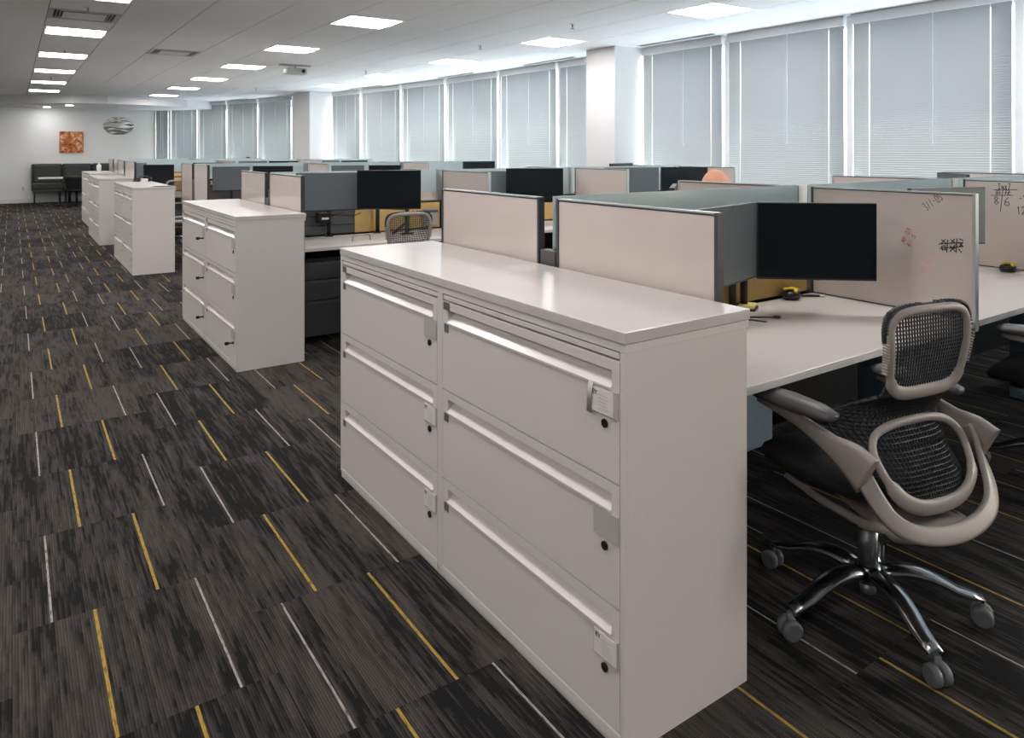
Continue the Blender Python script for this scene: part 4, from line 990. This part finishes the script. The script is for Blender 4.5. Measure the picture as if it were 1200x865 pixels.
b = NB(); box(b, -0.05, 0.05, -0.04, 0.04, 0, 0.010, bev=0.002); obj('tray', b, 'black_plastic', t)
b = NB(); box(b, -0.045, 0.045, -0.035, 0.035, 0.0105, 0.022, bev=0.001); obj('pad', b, 'note', t)
b = NB(); tube(b, [(2.30, 2.05, 0.90), (2.34, 1.98, 0.80), (2.42, 1.93, 0.77), (2.50, 1.90, 0.762), (2.55, 1.86, 0.755)], 0.0035, 8)
tag(obj('cable', b, 'black_plastic'), 'thin black cable looping onto the yellow note pad', 'cable')
b = NB(); tube(b, [(2.88, 1.98, 0.93), (2.92, 1.93, 0.885), (2.99, 1.90, 0.878), (3.05, 1.88, 0.90), (3.06, 1.86, 0.93)], 0.004, 8)
tag(obj('cable', b, 'black_plastic'), 'black cable drooping below the camera-facing monitor', 'cable')
# second row aisle desk: power box, silver bail, arms and pedestal
t = thing('power_box', 'black power box with white label on the second row slat wall', 'power box', (2.13, 5.868, 0.7425))
b = NB(); box(b, -0.055, 0.055, -0.050, 0.025, 0.115, 0.200, bev=0.008); obj('body', b, 'black_plastic', t)
b = NB(); box(b, -0.030, 0.030, -0.0515, -0.0505, 0.143, 0.160); obj('white_label', b, 'white_plastic', t)
b = NB(); tube(b, [(0.05, -0.01, 0.17), (0.16, -0.02, 0.19), (0.24, -0.015, 0.15), (0.33, -0.01, 0.18)], 0.004, 8); obj('cord', b, 'black_plastic', t)
t = thing('paper_holder', 'small silver wire holder standing on the second row desk', 'holder', (2.28, 5.42, 0.7425))
b = NB(); tube(b, [(-0.075, 0, 0.0), (-0.075, 0, 0.030), (-0.06, 0, 0.042), (0.06, 0, 0.042), (0.075, 0, 0.030), (0.075, 0, 0.0)], 0.005, 8); obj('wire', b, 'chrome', t)
t = bpy.data.objects.new('support_arm', None); COL.objects.link(t); t.parent = ARMMON; t.matrix_world = Matrix.Translation((2.78, 5.62, 0.7425))
t.matrix_parent_inverse = Matrix.Identity(4); t.matrix_basis = (Matrix.Translation(ARMMON.location) @ ARMMON.rotation_euler.to_matrix().to_4x4()).inverted() @ Matrix.Translation((2.78, 5.62, 0.7425))
b = NB(); lathe(b, [(0.05, 0), (0.05, 0.012), (0.018, 0.014), (0.018, 0.30)], 14); obj('post', b, 'arm_metal', t)
b = NB(); tube(b, [(-0.02, -0.02, 0.10), (-0.16, -0.06, 0.02)], 0.012, 8); tube(b, [(0, -0.019, 0.22), (-0.22, -0.03, 0.24)], 0.016, 8); obj('link', b, 'arm_metal', t)
t = thing('document_tray', 'small grey wall organiser hung on the mustard tile', 'organiser', (3.13, 5.86, 0))
b = NB(); box(b, -0.07, 0.07, -0.020, 0.020, 0.78, 0.93, bev=0.003); obj('pocket', b, 'silver_trim', t)
b = NB(); box(b, -0.07, 0.07, -0.024, -0.0205, 0.895, 0.915); obj('lip', b, 'slat', t)
t = thing('photo_card', 'small black and white picture card on the second row middle spine', 'card', (4.52, 5.86, 0))
b = NB(); box(b, -0.09, 0.09, -0.006, 0.006, 1.02, 1.11); obj('sheet', b, 'card', t)
b = NB(); tube(b, [(-0.06, -0.0075, 1.04), (-0.02, -0.0075, 1.07), (0.03, -0.0075, 1.06), (0.06, -0.0075, 1.08)], 0.008, 6, upv=(0, 0, 1)); obj('dark_figure', b, 'ink', t)
def pedestal(label, x, y):
    t = thing('drawer_pedestal', label, 'pedestal', (x, y, 0), 0, 'charcoal drawer pedestals')
    bobj('carcass', 'pedestal', t, 0, 0.395, 0.021, 0.50, 0.055, 0.640, bev=0.003)
    for z0, z1 in ((0.06, 0.325), (0.330, 0.48), (0.485, 0.615)):
        d = bobj('drawer', 'pedestal', t, 0.003, 0.392, 0.0, 0.020, z0, z1-0.003, bev=0.002)
        bobj('pull_lip', 'slat', d, 0.05, 0.345, -0.004, 0.0, z1-0.022, z1-0.008)
    b = NB(); tube(b, [(0.33, 0.0, 0.59), (0.33, -0.004, 0.59)], 0.010, 12, upv=(0, 0, 1)); obj('lock', b, 'satin', t)
    for xx in (0.04, 0.355):
        for yy in (0.06, 0.45):
            b = NB(); tube(b, [(xx-0.012, yy, 0.024), (xx+0.012, yy, 0.024)], 0.024, 14); box(b, xx-0.006, xx+0.006, yy-0.006, yy+0.006, 0.026, 0.055); obj('caster', b, 'black_plastic', t)
    return t
pedestal('charcoal three drawer pedestal under the second row desk, beside the filing cabinet', 1.78, 5.34)
t = thing('computer_case', 'blue grey computer case hung under the first row aisle desk behind the cabinet', 'computer', (2.28, 1.78, 0))
bobj('case', 'blue_leg', t, 0, 0.20, 0, 0.30, 0.30, 0.66, bev=0.006)
for yy in (0.06, 0.22): bobj('hanger', 'legs', t, -0.004, 0.204, yy, yy+0.025, 0.6605, 0.716)
# on the cabinets
x, y = at_z(169, 213, 1.023)
t = thing('headset', 'black headset with a white pad lying on the third cabinet run', 'headset', (x, y, 1.0228), 0.3)
b = NB(); tube(b, [(-0.08, 0, 0.03), (-0.06, 0.02, 0.065), (0, 0.03, 0.08), (0.06, 0.02, 0.065), (0.08, 0, 0.03)], (0.010, 0.006), 8); obj('band', b, 'black_plastic', t)
for s in (-1, 1):
    b = NB(); tube(b, [(s*0.075, 0, 0.03), (s*0.095, 0, 0.03)], [0.030, 0.026], 14); obj('ear_cup', b, 'black_plastic', t)
b = NB(); box(b, -0.05, 0.03, -0.05, 0.0, 0.0, 0.045, bev=0.006); obj('white_pad', b, 'white_plastic', t)
x, y = at_z(193, 218, 1.023)
bm = NB(); box(bm, -0.10, 0.10, -0.07, 0.07, 0, 0.008, bev=0.002)
o = obj('notebook', bm, 'tab'); o.location = (1.49, 9.58, 1.0228); tag(o, 'thin dark notebook lying on the third cabinet run', 'notebook')
x, y = at_z(125, 199.5, 1.023)
t = thing('sanitizer_bottle', 'clear pump bottle on the farthest cabinet run', 'bottle', (1.45, 16.95, 1.0228))
b = NB(); lathe(b, [(0.040, 0), (0.044, 0.01), (0.044, 0.12), (0.030, 0.145), (0.015, 0.15)], 18); obj('bottle_body', b, 'clear', t)
b = NB(); lathe(b, [(0.017, 0.1505), (0.017, 0.17), (0.006, 0.172), (0.006, 0.19)], 12); box(b, -0.008, 0.035, -0.008, 0.008, 0.1905, 0.20); obj('pump', b, 'white_plastic', t)

# ------------------------------------------------------------------ far lounge corner
for k in range(3):
    x = 0.42+k*0.73
    t = thing('lounge_sofa', 'charcoal high back sofa module, %s' % ['end one under the bare wall', 'middle one under the orange picture', 'one nearest the desks'][k], 'sofa', (x, 23.40, 0), 0, 'charcoal sofa modules on the far wall')
    b = NB(); box(b, 0.005, 0.725, 0.53, 0.74, 0.33, 1.08, bev=0.03); obj('back_shell', b, 'sofa', t)
    b = NB(); box(b, 0.06, 0.67, 0.40, 0.528, 0.57, 1.05, bev=0.04); obj('back_cushion', b, 'sofa', t)
    b = NB(); box(b, 0.01, 0.72, 0.0, 0.525, 0.40, 0.56, bev=0.03); obj('seat_cushion', b, 'sofa', t)
    b = NB(); box(b, 0.02, 0.71, 0.01, 0.525, 0.33, 0.398, bev=0.008); obj('seat_base', b, 'sofa', t)
    for xx in (0.06, 0.65):
        for yy in (0.04, 0.66): bobj('leg', 'legs', t, xx, xx+0.025, yy, yy+0.025, 0, 0.33)
t = thing('lounge_table', 'white topped pedestal table before the charcoal sofa', 'table', (1.24, 22.4, 0))
b = NB(); box(b, -0.70, 0.70, -0.38, 0.38, 0.715, 0.75, bev=0.01); obj('tabletop', b, 'worktop', t)
b = NB(); lathe(b, [(0.035, 0.02), (0.035, 0.7145)], 14); obj('column', b, 'legs', t)
b = NB()
for k in range(4): a = k*PI/2+0.4; tube(b, [(0, 0, 0.05), (0.34*math.cos(a), 0.34*math.sin(a), 0.015)], [(0.03, 0.02), (0.02, 0.012)], 8)
obj('foot', b, 'legs', t)
t = thing('lounge_chair', 'black shell chair on a star base by the white table', 'chair', (1.36, 21.75, 0), 0.2)
b = NB(); rows = []
for j in range(9):
    f = j/8; z = 0.42+0.38*f; r = 0.26+0.06*f
    rows.append([b.verts.new((r*math.cos(a)*1.0, r*math.sin(a), z if j else 0.42)) for a in [PI*1.0+PI*k/12 for k in range(13)]])
for A, B in zip(rows, rows[1:]):
    for k in range(12):
        f = b.faces.new((A[k], A[k+1], B[k+1], B[k])); f.smooth = True
o = obj('shell', b, 'legs', t); md = o.modifiers.new('s', 'SOLIDIFY'); md.thickness = 0.02
b = NB(); lathe(b, [(0.20, 0.40), (0.26, 0.41), (0.27, 0.45), (0.24, 0.47)], 20); obj('seat', b, 'legs', t)
b = NB(); lathe(b, [(0.025, 0.08), (0.025, 0.40)], 10); obj('stem', b, 'legs', t)
for k in range(5):
    a = k*2*PI/5; b = NB(); tube(b, [(0, 0, 0.09), (0.30*math.cos(a), 0.30*math.sin(a), 0.03)], [(0.02, 0.015), (0.014, 0.01)], 8); tube(b, [(0.30*math.cos(a), 0.30*math.sin(a), 0.03), (0.30*math.cos(a), 0.30*math.sin(a), 0.0)], 0.012, 6); obj('leg', b, 'legs', t)
t = thing('wall_picture', 'square orange and brown abstract canvas on the far wall', 'picture', (1.09, 24.165, 1.38))
b = NB(); box(b, 0, 0.59, 0, 0.03, 0, 0.61, bev=0.003); obj('canvas', b, 'art', t)
t = thing('wall_outlet', 'small white outlet low on the far wall', 'outlet', (0.24, 24.19, 0.39))
b = NB(); box(b, -0.04, 0.04, 0, 0.009, -0.06, 0.06, bev=0.002); obj('plate', b, 'white_plastic', t)
b = NB()
for z in (-0.025, 0.025): box(b, -0.012, 0.012, -0.001, -0.0002, z-0.012, z+0.012)
obj('socket', b, 'tab', t)
# pendant of wavy bands
t = thing('pendant_lamp', 'round pendant lamp of wavy grey bands before the far wall', 'lamp', (2.30, 21.6, 2.10))
b = NB(); lathe(b, [(0.06, SZ-2.10-0.02), (0.06, SZ-2.10-0.0005)], 16); obj('canopy', b, 'fixture', t)
b = NB(); lathe(b, [(0.006, 0.20), (0.006, SZ-2.10-0.0205)], 8); obj('cord', b, 'fixture', t)
b = NB(); lathe(b, [(0.03, 0.10), (0.04, 0.12), (0.04, 0.20)], 12); obj('socket', b, 'fixture', t)
for j in range(6):
    b = NB(); ph0 = -1.05+j*0.42; A = []; B = []
    for k in range(48):
        a = 2*PI*k/48; wv = 0.13*math.sin(3*a+j*1.3)
        for L, ph in ((A, ph0+wv-0.115), (B, ph0+wv+0.115)):
            ph = max(-1.45, min(1.45, ph)); L.append(b.verts.new((0.36*math.cos(ph)*math.cos(a), 0.36*math.cos(ph)*math.sin(a), 0.245*math.sin(ph))))
    for k in range(48):
        f = b.faces.new((A[k], A[(k+1) % 48], B[(k+1) % 48], B[k])); f.smooth = True
    o = obj('band', b, 'pend', t); md = o.modifiers.new('s', 'SOLIDIFY'); md.thickness = 0.006
